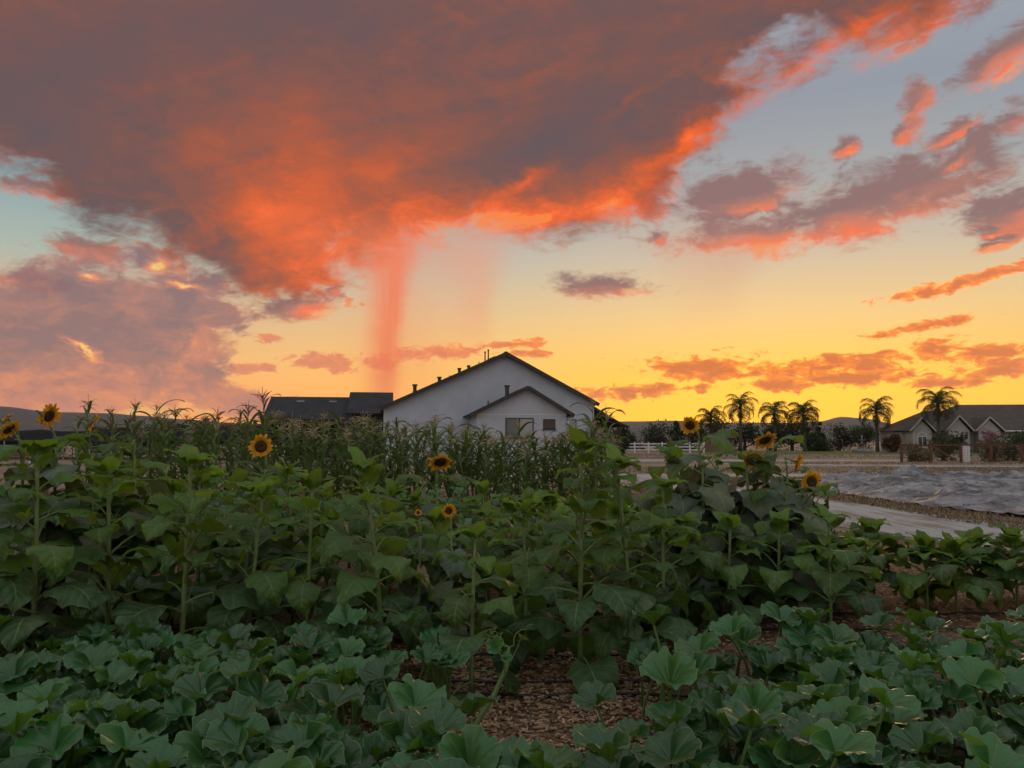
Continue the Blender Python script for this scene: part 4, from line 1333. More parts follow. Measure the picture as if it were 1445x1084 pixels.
BL = [(-45, 76, 1.2, 1.9, 'crown_mid', 'green bush at the far left under the hills'),
      (33.5, 60, 1.7, 2.5, 'crown_mid', 'big green shrub behind the rusty fence, left of the utility box'),
      (31.0, 59, 1.2, 1.3, 'crown_dry', 'dry grey-green shrub at the left part of the rusty fence'),
      (36.2, 58, 1.3, 1.5, 'crown_dry', 'dry shrub behind the rusty fence right of the utility box'),
      (38.4, 59, 1.7, 1.7, 'crown_mid', 'green shrub behind the middle of the rusty fence'),
      (41.4, 58, 1.8, 1.6, 'crown_dry', 'wide dry shrub near the right end of the rusty fence'),
      (44.3, 57, 1.6, 1.6, 'crown_mid', 'green shrub at the right end of the rusty fence'),
      (62.5, 101, 1.6, 3.0, 'crown_pink', 'pink flowering shrub in front of the cream house'),
      (59.3, 102, 1.2, 2.8, 'crown_dark', 'dark shrub under the middle gable of the cream house'),
      (67.0, 101, 2.4, 3.1, 'crown_mid', 'broad green shrub right of the pink flowering shrub'),
      (57.0, 101, 1.2, 1.5, 'crown_mid', 'low green shrub below the large palm'),
      (29.9, 57.5, .8, .8, 'crown_dry', 'small dry weed clump beside the corner fence post')]
for k, (x, y, rd, h, m, lab) in enumerate(BL):
    bush(lab, (x, y), rd, h, M[m], 200 + k, 900, .11 if y < 70 else .15, 'shrubs round the cream house and the fence')

# ------------------------------------------------------------------ leaf shapes shared by many plants
def squash_leaf(seed):
    r = random.Random(seed)
    mb = MB()
    R0, A, K = 0.098, 80, 9
    h = r.uniform(.30, .42)
    cup = r.choice((.18, .30, .42, .52, .64, .80))
    ox, oy = r.uniform(.02, .12), r.uniform(-.05, .05)
    p = [r.random() * 6.28 for _ in range(7)]
    tilt = Matrix.Rotation(R(r.uniform(-4, 16)), 3, 'Y') @ Matrix.Rotation(R(r.uniform(-12, 12)), 3, 'X')
    rows, uvs = [], []
    na, nb = r.choice((3, 4, 4, 5)), r.choice((7, 8, 9))
    for k in range(K + 1):
        t = k / K
        row, uv = [], []
        for i in range(A + 1):
            th = -math.pi + 2 * math.pi * i / A
            e = (math.pi - abs(th))
            lobe = 1 - .075 * (1 - abs(math.cos(2.5 * th)) ** .7) - .030 * (1 - abs(math.cos(6.5 * th + p[1])) ** .8)
            rr = R0 * (1 + .05 * math.cos(th)) * lobe * (1 + .02 * math.sin(3 * th + p[0])) * (1 - .66 * math.exp(-(e / .16) ** 2))
            z = cup * R0 * (1 - (1 - t) ** 1.7)
            z += R0 * (.07 * math.sin(na * th + p[2]) * t ** 2.2 + .06 * math.sin(nb * th + p[3]) * t ** 3 + .045 * math.sin(13 * th + p[4]) * t ** 4 + .02 * math.sin(22 * th + p[5]) * t ** 6)
            z += R0 * .075 * abs(math.sin(4.5 * th)) * t * (1.25 - t)
            z += R0 * .22 * math.exp(-(e / .4) ** 2) * t
            q = rr * t * (1 - .10 * cup * t)
            v = tilt @ Vector((q * math.cos(th), q * math.sin(th), z))
            row.append((v.x + ox, v.y + oy, v.z + h))
            uv.append((i / A, t))
        rows.append(row)
        uvs.append(uv)
    mb.grid(rows, 0, uvs, flip=True)
    pts = [(0, 0, -.03), (ox * .15, oy * .2, h * .35), (ox * .5, oy * .6, h * .75), (ox, oy, h - .004)]
    mb.tube(pts, [.0085, .0075, .0065, .0055], 6, 1, cap=False)
    return mb.mesh('squash_leaf', [M['squash_leaf'], M['squash_stem']], True)


def blade_leaf(L, W, pet, el0, curv, seed, mats, serr=.055, lobes=.20, NL=18, NW=8, twist=0.0, wave=.10):
    """A heart-shaped leaf on its stalk: grows along +x from the origin, starting at elevation el0 and bending down by curv degrees."""
    r = random.Random(seed)
    mb = MB()
    ph = [r.random() * 6.28 for _ in range(4)]
    a = R(el0)
    c = Vector((0, 0, 0))
    pts = [c.copy()]
    for k in range(4):
        c = c + Vector((math.cos(a), 0, math.sin(a))) * pet / 4
        pts.append(c.copy())
        a -= R(curv) * .06
    mb.tube(pts, [.0066, .0056, .0050, .0046, .0040], 5, 1, cap=False)
    rows, uvs = [], []
    fold = R(r.uniform(6, 22))
    for i in range(NL + 1):
        t = i / NL
        d = Vector((math.cos(a), 0, math.sin(a)))
        n = Vector((-math.sin(a), 0, math.cos(a)))
        w = W * .5 * (min(1.0, (t + .03) / .20) ** .5) * ((1 - max(0, (t - .18) / .82) ** 1.9))
        w *= 1 + serr * (2 * ((t * NL * .5) % 1) - 1) * (1 if t > .1 else 0)
        w = max(w, .002)
        row, uv = [], []
        for j in range(NW + 1):
            u = 2 * j / NW - 1
            b = abs(u)
            back = -lobes * L * b ** 1.6 * max(0.0, 1 - t / .34)
            lift = b * w * math.sin(fold) - b * b * w * .34 * (1 + .5 * math.sin(ph[2]))
            lift += wave * W * math.sin(9 * t + ph[0] + (2 if u > 0 else 0)) * b * b + wave * .45 * W * math.sin(21 * t + ph[1] * u) * b ** 3
            lift += .045 * W * abs(math.sin(math.pi * 7 * (t - .22 * b))) * b * (1.1 - b)
            q = c + d * back + n * lift + Vector((0, u * w * math.cos(fold * .6), 0))
            q.y += twist * t * t * L
            row.append(tuple(q))
            uv.append((u, t))
        rows.append(row)
        uvs.append(uv)
        c = c + d * L / NL
        a -= R(curv) / NL * (0.6 + .8 * t)
    mb.grid(rows, 0, uvs, flip=True)
    return mb.mesh('sunflower_leaf', mats, True)


SQ = [squash_leaf(300 + k) for k in range(12)]
ST = M['sun_stem']
YOUNG = [blade_leaf(.150, .125, .045, 62 - 6 * k, 40 + 14 * k, 400 + k, [M['sun_leaf_young'], ST], wave=.05) for k in range(5)]
MIDL = [blade_leaf(.205, .19, .15, 54 - 6 * k, 88 + 12 * k, 410 + k, [M['sun_leaf'], ST], twist=.06 * (k - 2)) for k in range(5)]
MIDY = [blade_leaf(.20, .18, .13, 54 - 6 * k, 70 + 14 * k, 440 + k, [M['sun_leaf_young'], ST], twist=.06 * (k - 1)) for k in range(3)]
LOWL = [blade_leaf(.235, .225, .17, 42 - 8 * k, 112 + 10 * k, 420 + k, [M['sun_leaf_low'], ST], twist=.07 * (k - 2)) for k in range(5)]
OLDL = [blade_leaf(.27, .26, .12, 14 - 16 * k, 84 + 14 * k, 430 + k, [M['sun_leaf_dull'], ST], twist=.10 * (k - 1), wave=.10) for k in range(4)]
DRYL = [blade_leaf(.22, .10, .08, -5 - 20 * k, 92, 450 + k, [M['dry_leaf'], M['dry_leaf']], twist=.2, wave=.25) for k in range(2)]

# ------------------------------------------------------------------ squash plants
ORD = ['first', 'second', 'third', 'fourth', 'fifth', 'sixth', 'seventh', 'eighth', 'ninth', 'tenth', 'eleventh', 'twelfth', 'thirteenth', 'fourteenth', 'fifteenth', 'sixteenth', 'seventeenth', 'eighteenth', 'nineteenth', 'twentieth']
NUM = ['one', 'two', 'three', 'four', 'five', 'six', 'seven', 'eight', 'nine', 'ten']
def in_left(x, y): return x < -0.62 + 0.15 * (y - 4.0) and x > -0.76 * y - .4
def in_right(x, y): return x > 0.70 - 0.10 * (y - 4.2) and x < 0.76 * y + .6


def squash_field(cells, spacing, label, group, keep, seed, size=(.72, 1.28), nleaf=18, spread=.34, exposed=True):
    r = random.Random(seed)
    spots = []
    (x0, x1, y0, y1) = cells
    y = y0
    row = 0
    filled = 0
    while y < y1:
        x = x0 + (row % 2) * spacing / 2
        inrow = 0
        while x < x1:
            px, py = x + r.uniform(-.2, .2) * spacing, y + r.uniform(-.2, .2) * spacing
            if keep(px, py):
                inrow += 1
                spots.append((px, py, 'row %s, %s from the left' % (NUM[filled], ORD[inrow - 1])))
            x += spacing
        y += spacing * .86
        row += 1
        filled += inrow > 0
    for px, py, where in spots:
        t = thing('squash_plant', label % where if '%s' in label else label, 'squash plant', (px, py, 0), 0, group)
        vine = MB()
        ends = []
        for k in range(3):
            a = r.random() * 6.28
            q = [(spread * s * math.cos(a + s * .5), spread * s * math.sin(a + s * .5), .035 + .05 * math.sin(s * 3.1)) for s in (0, .25, .5, .75, 1.0)]
            vine.tube(q, [.013, .012, .011, .009, .006], 6)
            ends += q[1:]
        vine.build('vine', M['squash_stem'], t, True)
        placed = []
        for k in range(nleaf):
            for _ in range(30):
                a, d = r.random() * 6.28, spread * 1.05 * math.sqrt(r.random())
                lx, ly = d * math.cos(a), d * math.sin(a)
                if all((lx - u) ** 2 + (ly - w) ** 2 > .094 ** 2 for u, w in placed):
                    break
            placed.append((lx, ly))
            s = r.uniform(*size)
            tall = r.uniform(.70, 1.15)
            o = link('leaf', r.choice(SQ), t, (lx, ly, 0), (r.uniform(-.04, .26), r.uniform(-.12, .12), r.random() * 6.28), (s, s, s * tall))
            o.rotation_mode = 'ZYX'
    return len(spots)


def keep_fg(x, y):
    if y < 2.98 + .10 * math.sin(x * 3):
        return abs(x) < .78 * y + .45 and not (abs(x - .02) < .36 and y > 2.82)
    return False


squash_field((-3.6, 0, 2.95, 4.35), .52, 'squash plant in the left foreground patch, %s', 'squash plants in the left foreground patch', in_left, 21)
squash_field((0.2, 4.4, 2.95, 4.55), .52, 'squash plant in the right foreground patch, %s', 'squash plants in the right foreground patch', in_right, 22)
squash_field((-2.9, 2.9, 1.75, 3.0), .45, 'large-leaved squash plant along the bottom edge, %s', 'squash plants in the nearest row', keep_fg, 23, size=(.75, 1.3))
squash_field((-9.5, 3.4, 8.6, 15.4), 1.35, 'squash plant in the middle patch between the sunflowers and the corn', 'squash plants in the middle patch', lambda x, y: x < 3.3 and x > -.72 * y, 24, size=(1.0, 1.5), nleaf=11, spread=.8)

# ------------------------------------------------------------------ sunflowers
def petal_ring(mb, r0, n, ln, seed, tilt0, short=1.0):
    r = random.Random(seed)
    for k in range(n):
        a = 2 * math.pi * (k + r.uniform(-.3, .3)) / n
        if r.random() < .12:
            continue
        L = ln * r.uniform(.7, 1.25) * short
        w = .017 * r.uniform(.8, 1.2)
        e = R(tilt0 + r.uniform(-22, 22))
        curl = R(r.uniform(-70, 45))
        pr, pz = r0, 0.0
        rows, uvs = [], []
        for i in range(5):
            t = i / 4
            ww = w * (math.sin(math.pi * (.22 + .78 * t * .98)) ** .8) * (1 if t < 1 else .12)
            row, uv = [], []
            for j in (-1, 0, 1):
                x = pr * math.cos(a) - j * ww * math.sin(a)
                y = pr * math.sin(a) + j * ww * math.cos(a)
                row.append((x, y, pz - (.003 if j == 0 else 0)))
                uv.append((j, t))
            rows.append(row)
            uvs.append(uv)
            pr += math.cos(e) * L / 4
            pz += math.sin(e) * L / 4
            e += curl / 4
        mb.grid(rows, 0, uvs)


def head_parts(kind, seed):
    """Meshes facing +z: receptacle with green bracts, disc, petals."""
    r = random.Random(seed)
    back = MB()
    back.lathe([(0, -.035), (.018, -.034), (.045, -.018), (.056, -.002), (.052, .003)], 18)
    for k in range(22):
        a = k * 2.4
        L = r.uniform(.028, .045)
        z = -.012
        ca, sa = math.cos(a), math.sin(a)
        back.add([(.045 * ca - .011 * sa, .045 * sa + .011 * ca, z), (.045 * ca + .011 * sa, .045 * sa - .011 * ca, z), ((.05 + L * .6) * ca + .008 * sa, (.05 + L * .6) * sa - .008 * ca, z + .006), ((.05 + L) * ca, (.05 + L) * sa, z + r.uniform(-.01, .015)), ((.05 + L * .6) * ca - .008 * sa, (.05 + L * .6) * sa + .008 * ca, z + .006)], [(0, 1, 2, 3, 4)])
    disc = MB()
    if kind == 'seed':
        disc.lathe([(0, .022), (.02, .021), (.04, .014), (.058, .004), (.060, -.002)], 22)
    else:
        disc.lathe([(0, .004), (.016, .006), (.030, .012), (.044, .009), (.051, .001)], 22)
    pet = None
    if kind != 'bud':
        pet = MB()
        sh = .55 if kind == 'seed' else 1.0
        petal_ring(pet, .050, 19, .060, seed + 1, 8, sh)
        petal_ring(pet, .047, 17, .056, seed + 2, 26, sh)
    return (back.mesh('flower_head', M['sun_leaf_young'], True), disc.mesh('disc', M['disc_green'] if kind in ('seed', 'bud') else M['disc'], True),
            pet.mesh('petals', M['petal'], True) if pet else None)


HEADS = {k: [head_parts(k, 500 + 10 * i + len(k)) for i in range(6)] for k in ('open', 'seed', 'bud')}


def put_head(parent, pos, face, size, kind, seed):
    b, d, p = HEADS[kind][seed % 6]
    q = Vector(face).normalized().to_track_quat('Z', 'Y') @ Quaternion((0, 0, 1), seed * 1.3)
    o = link('flower_head', b, parent, pos, q.to_euler(), size)
    link('disc', d, o)
    if p:
        link('petals', p, o)
    return o


def sunflower(x, y, H, seed, label, group=None, heads=(), leafset='green', lean=.09, dens=.062, lsc=1.0, skip=.10):
    r = random.Random(seed)
    t = thing('sunflower_plant', label, 'sunflower', (x, y, 0), r.random() * 6.28 if not heads else 0.0, group)
    lx, ly = r.uniform(-lean, lean), r.uniform(-lean, lean)
    top = H
    N = 7
    path = [Vector((lx * H * (i / N) ** 1.6, ly * H * (i / N) ** 1.6, top * i / N)) for i in range(N + 1)]
    mb = MB()
    mb.tube(path, [.0160 * (1 - .4 * i / N) * min(1.15, .6 + H * .4) for i in range(N + 1)], 8)
    for hd in heads[:1]:
        hp = Vector(hd[0])
        f = Vector(hd[1]).normalized()
        e = path[-1]
        b1 = e + Vector((0, 0, 1)) * .4 * (hp - e).length
        b2 = hp - f * (.035 * hd[2] + .10)
        mb.tube([e, e.lerp(b1, .6), b1.lerp(b2, .5) + Vector((0, 0, .02)), b2, hp - f * .03 * hd[2]], [.0088, .0085, .0080, .0075, .009], 7)
    for hd in heads[1:]:
        hp = Vector(hd[0])
        f = Vector(hd[1]).normalized()
        z0 = max(.3, hp.z - .35)
        e = path[min(N, int(z0 / top * N))]
        b2 = hp - f * .10
        mb.tube([e, e.lerp(b2, .5) + Vector((0, 0, .03)), b2, hp - f * .03 * hd[2]], [.0075, .0068, .006, .0072], 6)
    mb.build('stem', M['sun_stem'], t, True)
    n = max(6, int(H / dens))
    a0 = r.random() * 6.28
    for k in range(n):
        e = skip + (1 - skip - .03) * k / (n - 1)
        q = e * N
        i = min(int(q), N - 1)
        p = path[i].lerp(path[i + 1], q - i)
        rz = a0 + k * 2.39996 + r.uniform(-.35, .35)
        s = lsc * (.72 + .50 * math.sin(math.pi * min(1, .15 + e * .78)) + r.uniform(-.12, .16))
        if leafset == 'old':
            m = r.choice(OLDL) if e < .9 else r.choice(MIDL)
            if r.random() < .07:
                m = r.choice(DRYL)
            s = lsc * (1.08 if e < .8 else 1.0) * r.uniform(.85, 1.15)
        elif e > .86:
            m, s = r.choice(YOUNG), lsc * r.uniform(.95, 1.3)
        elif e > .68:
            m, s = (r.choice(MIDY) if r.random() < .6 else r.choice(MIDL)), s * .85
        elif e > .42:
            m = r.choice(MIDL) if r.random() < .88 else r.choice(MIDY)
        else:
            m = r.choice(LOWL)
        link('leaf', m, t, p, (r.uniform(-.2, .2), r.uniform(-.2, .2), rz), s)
    if not heads:
        for k in range(5):
            link('leaf', r.choice(YOUNG), t, path[-1] - Vector((0, 0, .012)), (r.uniform(-.15, .15), R(-14) + r.uniform(-.2, .2), a0 + k * 1.2566 + r.uniform(-.2, .2)), lsc * r.uniform(.75, 1.05))
    for j, hd in enumerate(heads):
        put_head(t, hd[0], hd[1], hd[2], hd[3], seed + j)
    return t


FRONT = [(-3.12, 4.5, 1.46), (-2.80, 4.6, 1.42), (-2.52, 4.9, 1.30), (-2.06, 4.9, 1.34), (-1.72, 5.1, 1.12), (-1.36, 5.2, 1.18), (-0.82, 5.0, 1.30), (-1.12, 5.6, 1.12), (-0.24, 4.62, 0.92), (0.10, 5.3, 1.00),
         (0.43, 4.95, 1.44), (0.78, 5.1, 1.33), (1.10, 5.7, 1.16)]
FRONT.sort()
for k, (x, y, H) in enumerate(FRONT):
    sunflower(x, y, H, 600 + k, 'budding sunflower plant, %s from the left in the front row behind the squash' % ORD[k], 'front row of budding sunflowers', lsc=1.14 if H > 1.2 else 1.02)
SHORT = [(2.75, 6.9, .56), (3.08, 7.1, .52), (3.38, 7.3, .66), (3.66, 6.9, .54), (3.86, 6.8, .52), (4.22, 7.1, .56), (4.46, 6.9, .62), (4.80, 7.1, .55), (5.1, 7.0, .56), (5.45, 7.1, .55), (5.8, 7.0, .58)]
for k, (x, y, H) in enumerate(SHORT):
    sunflower(x, y, H, 640 + k, 'short budding sunflower by the gravel road, %s from the left of its row' % ORD[k], 'short sunflowers along the road edge', dens=.030, lsc=1.2, skip=.38)
r = random.Random(5)
k = 0
n2 = n3 = 0
for x in np.arange(-3.9, 2.7, .36):
    px, py = float(x) + r.uniform(-.12, .12), 6.25 + r.uniform(-.2, .2)
    sunflower(px, py, r.uniform(.82, 1.05) - (.12 if px > 1.3 else 0) + (.22 if px < -1.7 else 0), 660 + k, 'budding sunflower in the second row behind the front sunflowers, %s from the left' % ORD[n2], 'second row of budding sunflowers', dens=.056, lsc=1.15, skip=.2)
    k += 1
    n2 += 1
for x in np.arange(-5.0, 3.0, .46):
    px, py = float(x) + r.uniform(-.15, .15), 7.9 + r.uniform(-.25, .25)
    sunflower(px, py, r.uniform(.72, .98) - (.12 if px > 1.2 else 0) + (.2 if px < -2.2 else 0), 700 + k, 'budding sunflower in the third row before the middle squash, %s from the left' % ORD[n3], 'third row of budding sunflowers', dens=.062, lsc=1.2, skip=.25)
    k += 1
    n3 += 1

FLOWERS = [
    (-3.80, 6.45, 1.45, [((-.02, -.10, 1.71), (.94, -.20, -.34), 1.0, 'open')], 'blooming sunflower with the highest yellow head at far left'),
    (-3.98, 6.3, 1.40, [((-.12, -.02, 1.60), (.75, .0, -.66), .95, 'open'), ((-.17, .02, 1.69), (-.4, -.4, .5), .55, 'open')], 'blooming sunflower with two nodding heads at the far left edge'),
    (-3.62, 6.6, 1.40, [((.02, 0, 1.66), (.72, .42, -.42), .9, 'open')], 'blooming sunflower seen side-on, right of the highest left head'),
    (-3.25, 6.6, 1.38, [((-.02, -.05, 1.40), (-.3, -.4, -.85), .9, 'bud')], 'faded sunflower with a drooping brown-green head near the left corn'),
    (-2.26, 7.0, 1.25, [((.02, -.12, 1.455), (.06, -1, .02), 1.05, 'open')], 'single open sunflower facing forward in front of the left corn'),
    (-0.66, 7.0, 1.12, [((.02, -.10, 1.315), (.2, -.60, -.75), 1.05, 'open')], 'drooping sunflower with large wilted leaves in the middle of the rows'),
    (-0.45, 5.85, .79, [((-.02, -.08, .985), (0, -1, .1), .52, 'open')], 'small open sunflower below the drooping middle sunflower'),
    (-0.70, 5.85, .79, [((0, -.06, .97), (.1, -.8, .4), .26, 'open')], 'tiny yellow sunflower left of the small middle sunflower'),
    (1.50, 7.2, 1.15, [((-.02, -.10, 1.31), (-.45, -.5, -.75), 1.15, 'bud')], 'sunflower with a heavy green drooping head, leftmost of the right clump'),
    (1.80, 7.3, 1.40, [((-.13, -.08, 1.65), (-.30, -.85, -.35), .85, 'open')], 'tallest blooming sunflower of the right clump'),
    (2.20, 7.2, 1.16, [((.02, -.10, 1.335), (-.1, -.70, -.62), 1.15, 'seed')], 'sunflower with a fading green-centred head in the right clump'),
    (2.40, 7.35, 1.32, [((-.02, -.10, 1.51), (.15, -.62, -.72), 1.05, 'open')], 'blooming sunflower in the middle of the right clump, above the fading head'),
    (2.62, 7.3, 1.12, [((.08, -.02, 1.30), (.80, -.42, -.30), .9, 'open')], 'sunflower with a side-facing yellow head on the right of the clump'),
    (2.70, 7.15, .98, [((.03, -.10, 1.135), (.05, -1, .02), .98, 'open')], 'lowest open sunflower at the right edge of the clump'),
    (2.02, 7.6, 1.15, [((.0, -.06, 1.30), (.3, .4, .6), .6, 'bud')], 'leafy sunflower with a small bud at the back of the right clump'),
    (1.72, 7.0, 1.22, [((0, -.03, 1.30), (-.2, -.2, .9), .6, 'bud')], 'leafy budded sunflower at the front left of the right clump'),
    (2.48, 7.0, 1.05, [((0, -.03, 1.13), (.2, -.2, .9), .6, 'bud')], 'leafy budded sunflower at the front of the right clump, under the heads'),
    (2.88, 7.4, .92, [((0, -.03, 1.0), (.3, -.2, .9), .5, 'bud')], 'low leafy budded sunflower at the far right of the clump'),
]
for k, (x, y, H, heads, lab) in enumerate(FLOWERS):
    small = H < .8
    H += .11 if x > 1 and H > 1.1 else 0
    sunflower(x, y, H, 760 + k, lab, 'blooming sunflowers', heads, 'old', .02, .052 if not small else .07, 1.28 if not small else .75, .16)

# ------------------------------------------------------------------ corn
def corn_leaf(seed):
    r = random.Random(seed)
    mb = MB()
    L, W = r.uniform(.60, .92), r.uniform(.070, .105)
    a = R(r.uniform(56, 74))
    tot = R(r.uniform(95, 165))
    c = Vector((0, 0, 0))
    yb = r.uniform(-.10, .10)
    ph = r.random() * 6.28
    rows, uvs = [], []
    N = 10
    for i in range(N + 1):
        t = i / N
        n = Vector((-math.sin(a), 0, math.cos(a)))
        w = W * .5 * min(1, .55 + t * 2.2) * (1 - t ** 2.4) + .0015
        sw = Vector((0, yb * t * t, 0))
        tw = math.sin(ph + 3.2 * t) * .4
        s = Vector((0, math.cos(tw), 0)) + n * math.sin(tw)
        e = n * (.16 * W + .10 * W * math.sin(8 * t + ph))
        rows.append([tuple(c + sw - s * w + e), tuple(c + sw), tuple(c + sw + s * w + e)])
        uvs.append([(-1, t), (0, t), (1, t)])
        c = c + Vector((math.cos(a), 0, math.sin(a))) * L / N
        a -= tot / N * (.35 + 1.3 * t)
    mb.grid(rows, 0, uvs)
    return mb.mesh('corn_leaf', M['corn_leaf'], True)


def tassel(seed, mat, upright):
    r = random.Random(seed)
    mb = MB()
    mb.tube([(0, 0, 0), (0, 0, .16), (r.uniform(-.02, .02), r.uniform(-.02, .02), .36)], [.006, .0055, .004], 4)
    for k in range(13):
        a, z = k * 2.4, .03 + .011 * k
        L = r.uniform(.16, .26)
        e = R(r.uniform(35, 70) if upright else r.uniform(10, 60))
        p = Vector((0, 0, z))
        pts = [p.copy()]
        for i in range(4):
            p = p + Vector((math.cos(a) * math.cos(e), math.sin(a) * math.cos(e), math.sin(e))) * L / 4
            pts.append(p.copy())
            e -= R(r.uniform(5, 16 if upright else 30))
        mb.tube(pts, [.006, .0075, .0075, .0065, .004], 3, cap=False)
    return mb.mesh('tassel', M[mat], False)


CL = [corn_leaf(800 + k) for k in range(7)]
TS = [tassel(820 + k, 'tassel', k % 2 == 0) for k in range(4)]
TD = [tassel(830 + k, 'tassel_dark', True) for k in range(2)]
stalk = MB()
stalk.tube([(0, 0, 1.0 * i / 9) for i in range(10)], [.014 * (1 - .5 * i / 9) * (1.12 if i % 2 else .94) for i in range(10)], 6)
STALK = stalk.mesh('stalk', M['corn_stalk'], True)


def corn(x, y, H, seed, label, group, dry=False, nl=12):
    r = random.Random(seed)
    t = thing('corn_plant', label, 'corn', (x, y, 0), r.random() * 6.28, group)
    t.rotation_euler = (r.gauss(0, .06), r.gauss(0, .06), r.random() * 6.28)
    link('stalk', STALK, t, sc=(1, 1, H))
    for k in range(nl):
        e = .10 + .86 * k / (nl - 1)
        link('leaf', r.choice(CL), t, (0, 0, H * e), (r.uniform(-.15, .15), r.uniform(-.15, .15), k * math.pi + r.uniform(-.5, .5)), r.uniform(.75, 1.1) * (1 - .35 * max(0, e - .6)))
    link('tassel', r.choice(TD if dry or r.random() < .2 else TS), t, (0, 0, H - .01), (0, 0, r.random() * 6.28), r.uniform(.6, 1.15))
    return t


r = random.Random(77)
k = 0
for row in range(5):
    yy = 16.4 + row * .72
    x = -9.6 + r.uniform(0, .2)
    while x < 2.3 + row * .05:
        left = x < -5.2
        H = r.gauss(1.54, .15) + .04 * row + (r.uniform(.05, .34) if left else 0) - (.08 if -3.0 < x < 1.2 else 0) - (.20 if -.7 < x < 1.45 else 0)
        if left and r.random() < .18:
            pass
        else:
            corn(x, yy + r.uniform(-.12, .12), H, 900 + k, 'corn plant with pale tassel in the dense corn block before the white house', 'corn plants in the corn block', left and r.random() < .6)
        k += 1
        x += r.uniform(.28, .40)
TALL = [(-7.45, 15.7, 2.12, 'tall corn plant with dark spiky tassel at the left, before the hills'), (-7.15, 15.9, 1.95, 'tall corn plant just right of the dark spiky left corn'), (-5.35, 15.7, 1.98, 'tall corn plant left of the tallest one, before the conifer'),
        (-5.05, 15.9, 1.86, 'tall corn plant beside the dark wing of the white house'), (-4.85, 15.6, 2.22, 'tallest corn plant on the left with bare upright top'),
        (1.72, 15.6, 2.16, 'tall leafy corn plant at the right end of the corn'), (1.98, 15.8, 1.95, 'tall corn plant behind the right end corn plant'), (1.55, 15.9, 1.8, 'corn plant left of the tall right end plant')]
for j, (x, y, H, lab) in enumerate(TALL):
    corn(x, y, H, 1300 + j, lab, 'tall corn plants', j < 5, 11)

# ------------------------------------------------------------------ ground litter and hoses
M['chip'] = material('wood_chips', lambda g: principled(g, g.mix(g.node('ShaderNodeNewGeometry').outputs['Random Per Island'], rgb(0.17, 0.095, 0.055), rgb(0.52, 0.34, 0.20)), 0.9, 0.2))
M['clod'] = material('soil_clods', lambda g: principled(g, g.mix(g.node('ShaderNodeNewGeometry').outputs['Random Per Island'], rgb(0.085, 0.058, 0.042), rgb(0.27, 0.20, 0.145)), 0.95, 0.15))
M['straw'] = material('dry_grass', lambda g: principled(g, g.mix(g.node('ShaderNodeNewGeometry').outputs['Random Per Island'], rgb(0.18, 0.12, 0.06), rgb(0.42, 0.32, 0.18)), 0.9, 0.2))
M['hose'] = speckled('black_hose', rgb(0.012, 0.012, 0.012), rgb(0.03, 0.027, 0.024), 30, 0.5, 0.4)


def chips(name, regions, mat, seed, ln, th):
    r = random.Random(seed)
    mb = MB()
    for (x0, x1, y0, y1, n) in regions:
        for _ in range(n):
            x, y = r.uniform(x0, x1), r.uniform(y0, y1)
            L, w, h = ln * r.uniform(.4, 1.5), ln * r.uniform(.2, .5), th * r.uniform(.5, 1.5)
            a = r.random() * 6.28
            z = .008 + h * .5 + r.random() * th * 1.5
            tz = L * r.uniform(-.25, .25)
            mb.bar((x - math.cos(a) * L / 2, y - math.sin(a) * L / 2, z - tz * .3), (x + math.cos(a) * L / 2, y + math.sin(a) * L / 2, z + tz * .3 + abs(tz) * .2), w, h)
    return stuff(mb.build(name, mat))


o = chips('wood_chips', [(-.9, .9, 3.3, 5.6, 5200), (-1.5, 1.5, 5.6, 7.2, 1500), (1.4, 6.2, 5.2, 9.6, 5000)], M['chip'], 31, .032, .006)
tag(o, 'brown wood chip mulch between the plant rows', 'mulch')
o = chips('dirt_clods', [(8.4, 11, 11, 20, 2200), (9, 24, 29.5, 32, 1800), (4, 30, 36, 45, 2200), (3.6, 5.0, 14, 26, 1200)], M['clod'], 32, .045, .022)
tag(o, 'loose clods of dry soil along the dirt verges', 'soil')


def tufts(name, regions, mat, seed, h):
    r = random.Random(seed)
    mb = MB()
    for (x0, x1, y0, y1, n) in regions:
        for _ in range(n):
            x, y = r.uniform(x0, x1), r.uniform(y0, y1)
            for b in range(5):
                a, L = r.random() * 6.28, h * r.uniform(.4, 1.2)
                w = .006 * (1 + y / 30)
                dx, dy = math.cos(a), math.sin(a)
                mb.add([(x - dy * w, y + dx * w, 0), (x + dy * w, y - dx * w, 0), (x + dx * L * .6, y + dy * L * .6, L * .8)], [(0, 1, 2)])
    return stuff(mb.build(name, mat))


o = tufts('dry_grass', [(8.3, 9.4, 11, 27, 1300), (8, 26, 29.8, 32, 1500), (3, 50, 36, 44, 2600), (14, 50, 50, 55, 1500), (6, 40, 66, 92, 1600), (-1, 5, 20, 32, 500)], M['straw'], 33, .14)
tag(o, 'short dry grass along the road and field edges', 'grass')

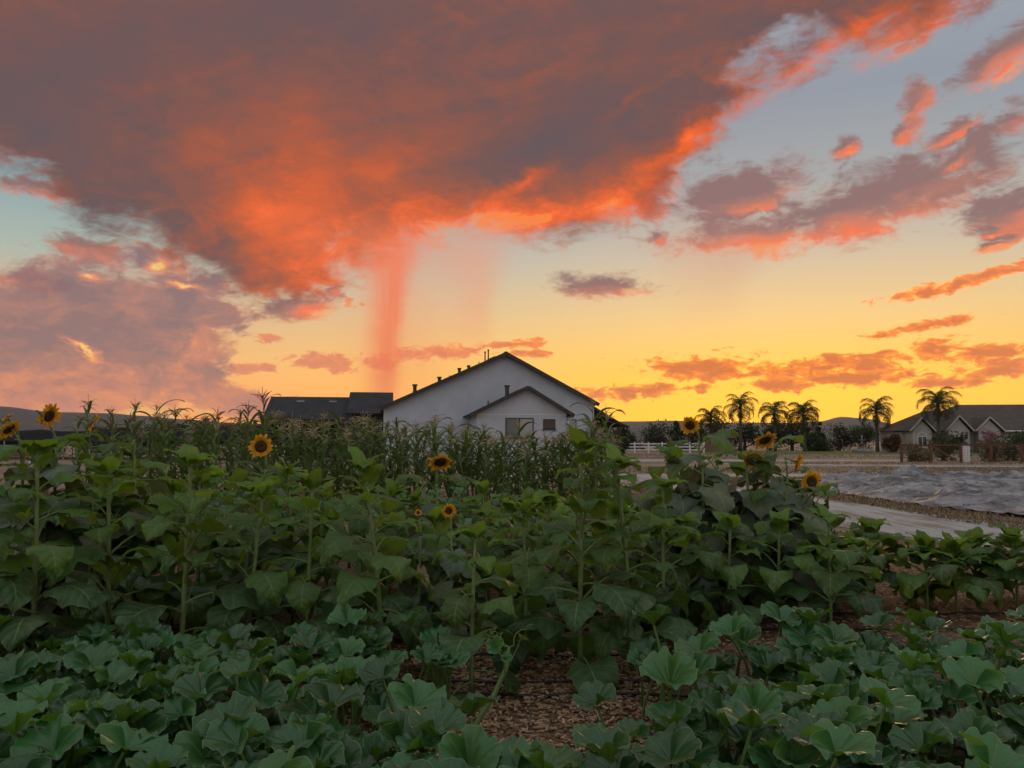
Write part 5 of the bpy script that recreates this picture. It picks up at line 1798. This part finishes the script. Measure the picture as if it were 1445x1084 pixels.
for k, (y, x0, x1, lab) in enumerate(((4.62, -2.6, 2.2, 'black drip hose nearest the squash, in the mulch gap'), (4.86, -2.8, 2.6, 'black drip hose beside the front sunflower stems'), (5.45, -3.2, 3.2, 'black drip hose just behind the front sunflower row'), (6.75, -1.0, 5.4, 'black drip hose running by the short sunflowers'), (6.2, -3.6, 5.0, 'black drip hose under the second sunflower row'))):
    mb = MB()
    pts = [(x0 + (x1 - x0) * i / 40, y + .05 * mnoise.noise((i * .21, k * 3.3, 1)), .022 + .012 * mnoise.noise((i * .33, k, 4))) for i in range(41)]
    mb.tube(pts, .0095, 6)
    tag(mb.build('drip_hose', M['hose'], None, True), lab, 'hose', 'drip hoses')

# climbing squash shoot in the gap
vt = thing('squash_shoot', 'pale green squash vine shoot rising in the mulch gap', 'vine', (-.24, 3.55, 0))
mb = MB()
P = [(0, 0, .05), (.03, .02, .14), (.09, .05, .24), (.16, .09, .34), (.21, .12, .44), (.225, .13, .54)]
mb.tube(P, [.013, .013, .0125, .012, .011, .008], 8)
mb.build('stem', M['squash_stem'], vt, True)
for k, (a, L) in enumerate(((.4, .20), (2.2, .16), (3.6, .18))):
    mb = MB()
    pts = []
    for i in range(14):
        t = i / 13
        pts.append((.22 + math.cos(a) * L * t * .7 + .012 * math.sin(t * 14), .13 + math.sin(a) * L * t * .7, .52 + L * t * (1.2 - .7 * t) + .012 * math.cos(t * 14)))
    mb.tube(pts, [.0035 * (1 - .7 * i / 13) for i in range(14)], 4)
    mb.build('tendril', M['squash_stem'], vt, True)
for k in range(4):
    link('leaf', SQ[k * 2], vt, (.21, .12, .40 + .03 * k), (.5, .3 * (k - 1), k * 1.7), .30 + .06 * k)

# ------------------------------------------------------------------ evening haze
hz = bpy.data.materials.new('evening_haze')
hz.use_nodes = True
hz.node_tree.nodes.clear()
g = G(hz.node_tree)
pv = g.node('ShaderNodeVolumePrincipled')
pv.inputs['Color'].default_value = (0.80, 0.82, 0.92, 1)
pv.inputs['Density'].default_value = 0.00005
pv.inputs['Anisotropy'].default_value = 0.2
out = g.node('ShaderNodeOutputMaterial')
hz.node_tree.links.new(pv.outputs[0], out.inputs['Volume'])
mb = MB()
mb.box(-9500, 9500, -3200, 7400, -4, 330)
o = mb.build('haze', hz)
o['kind'] = 'stuff'
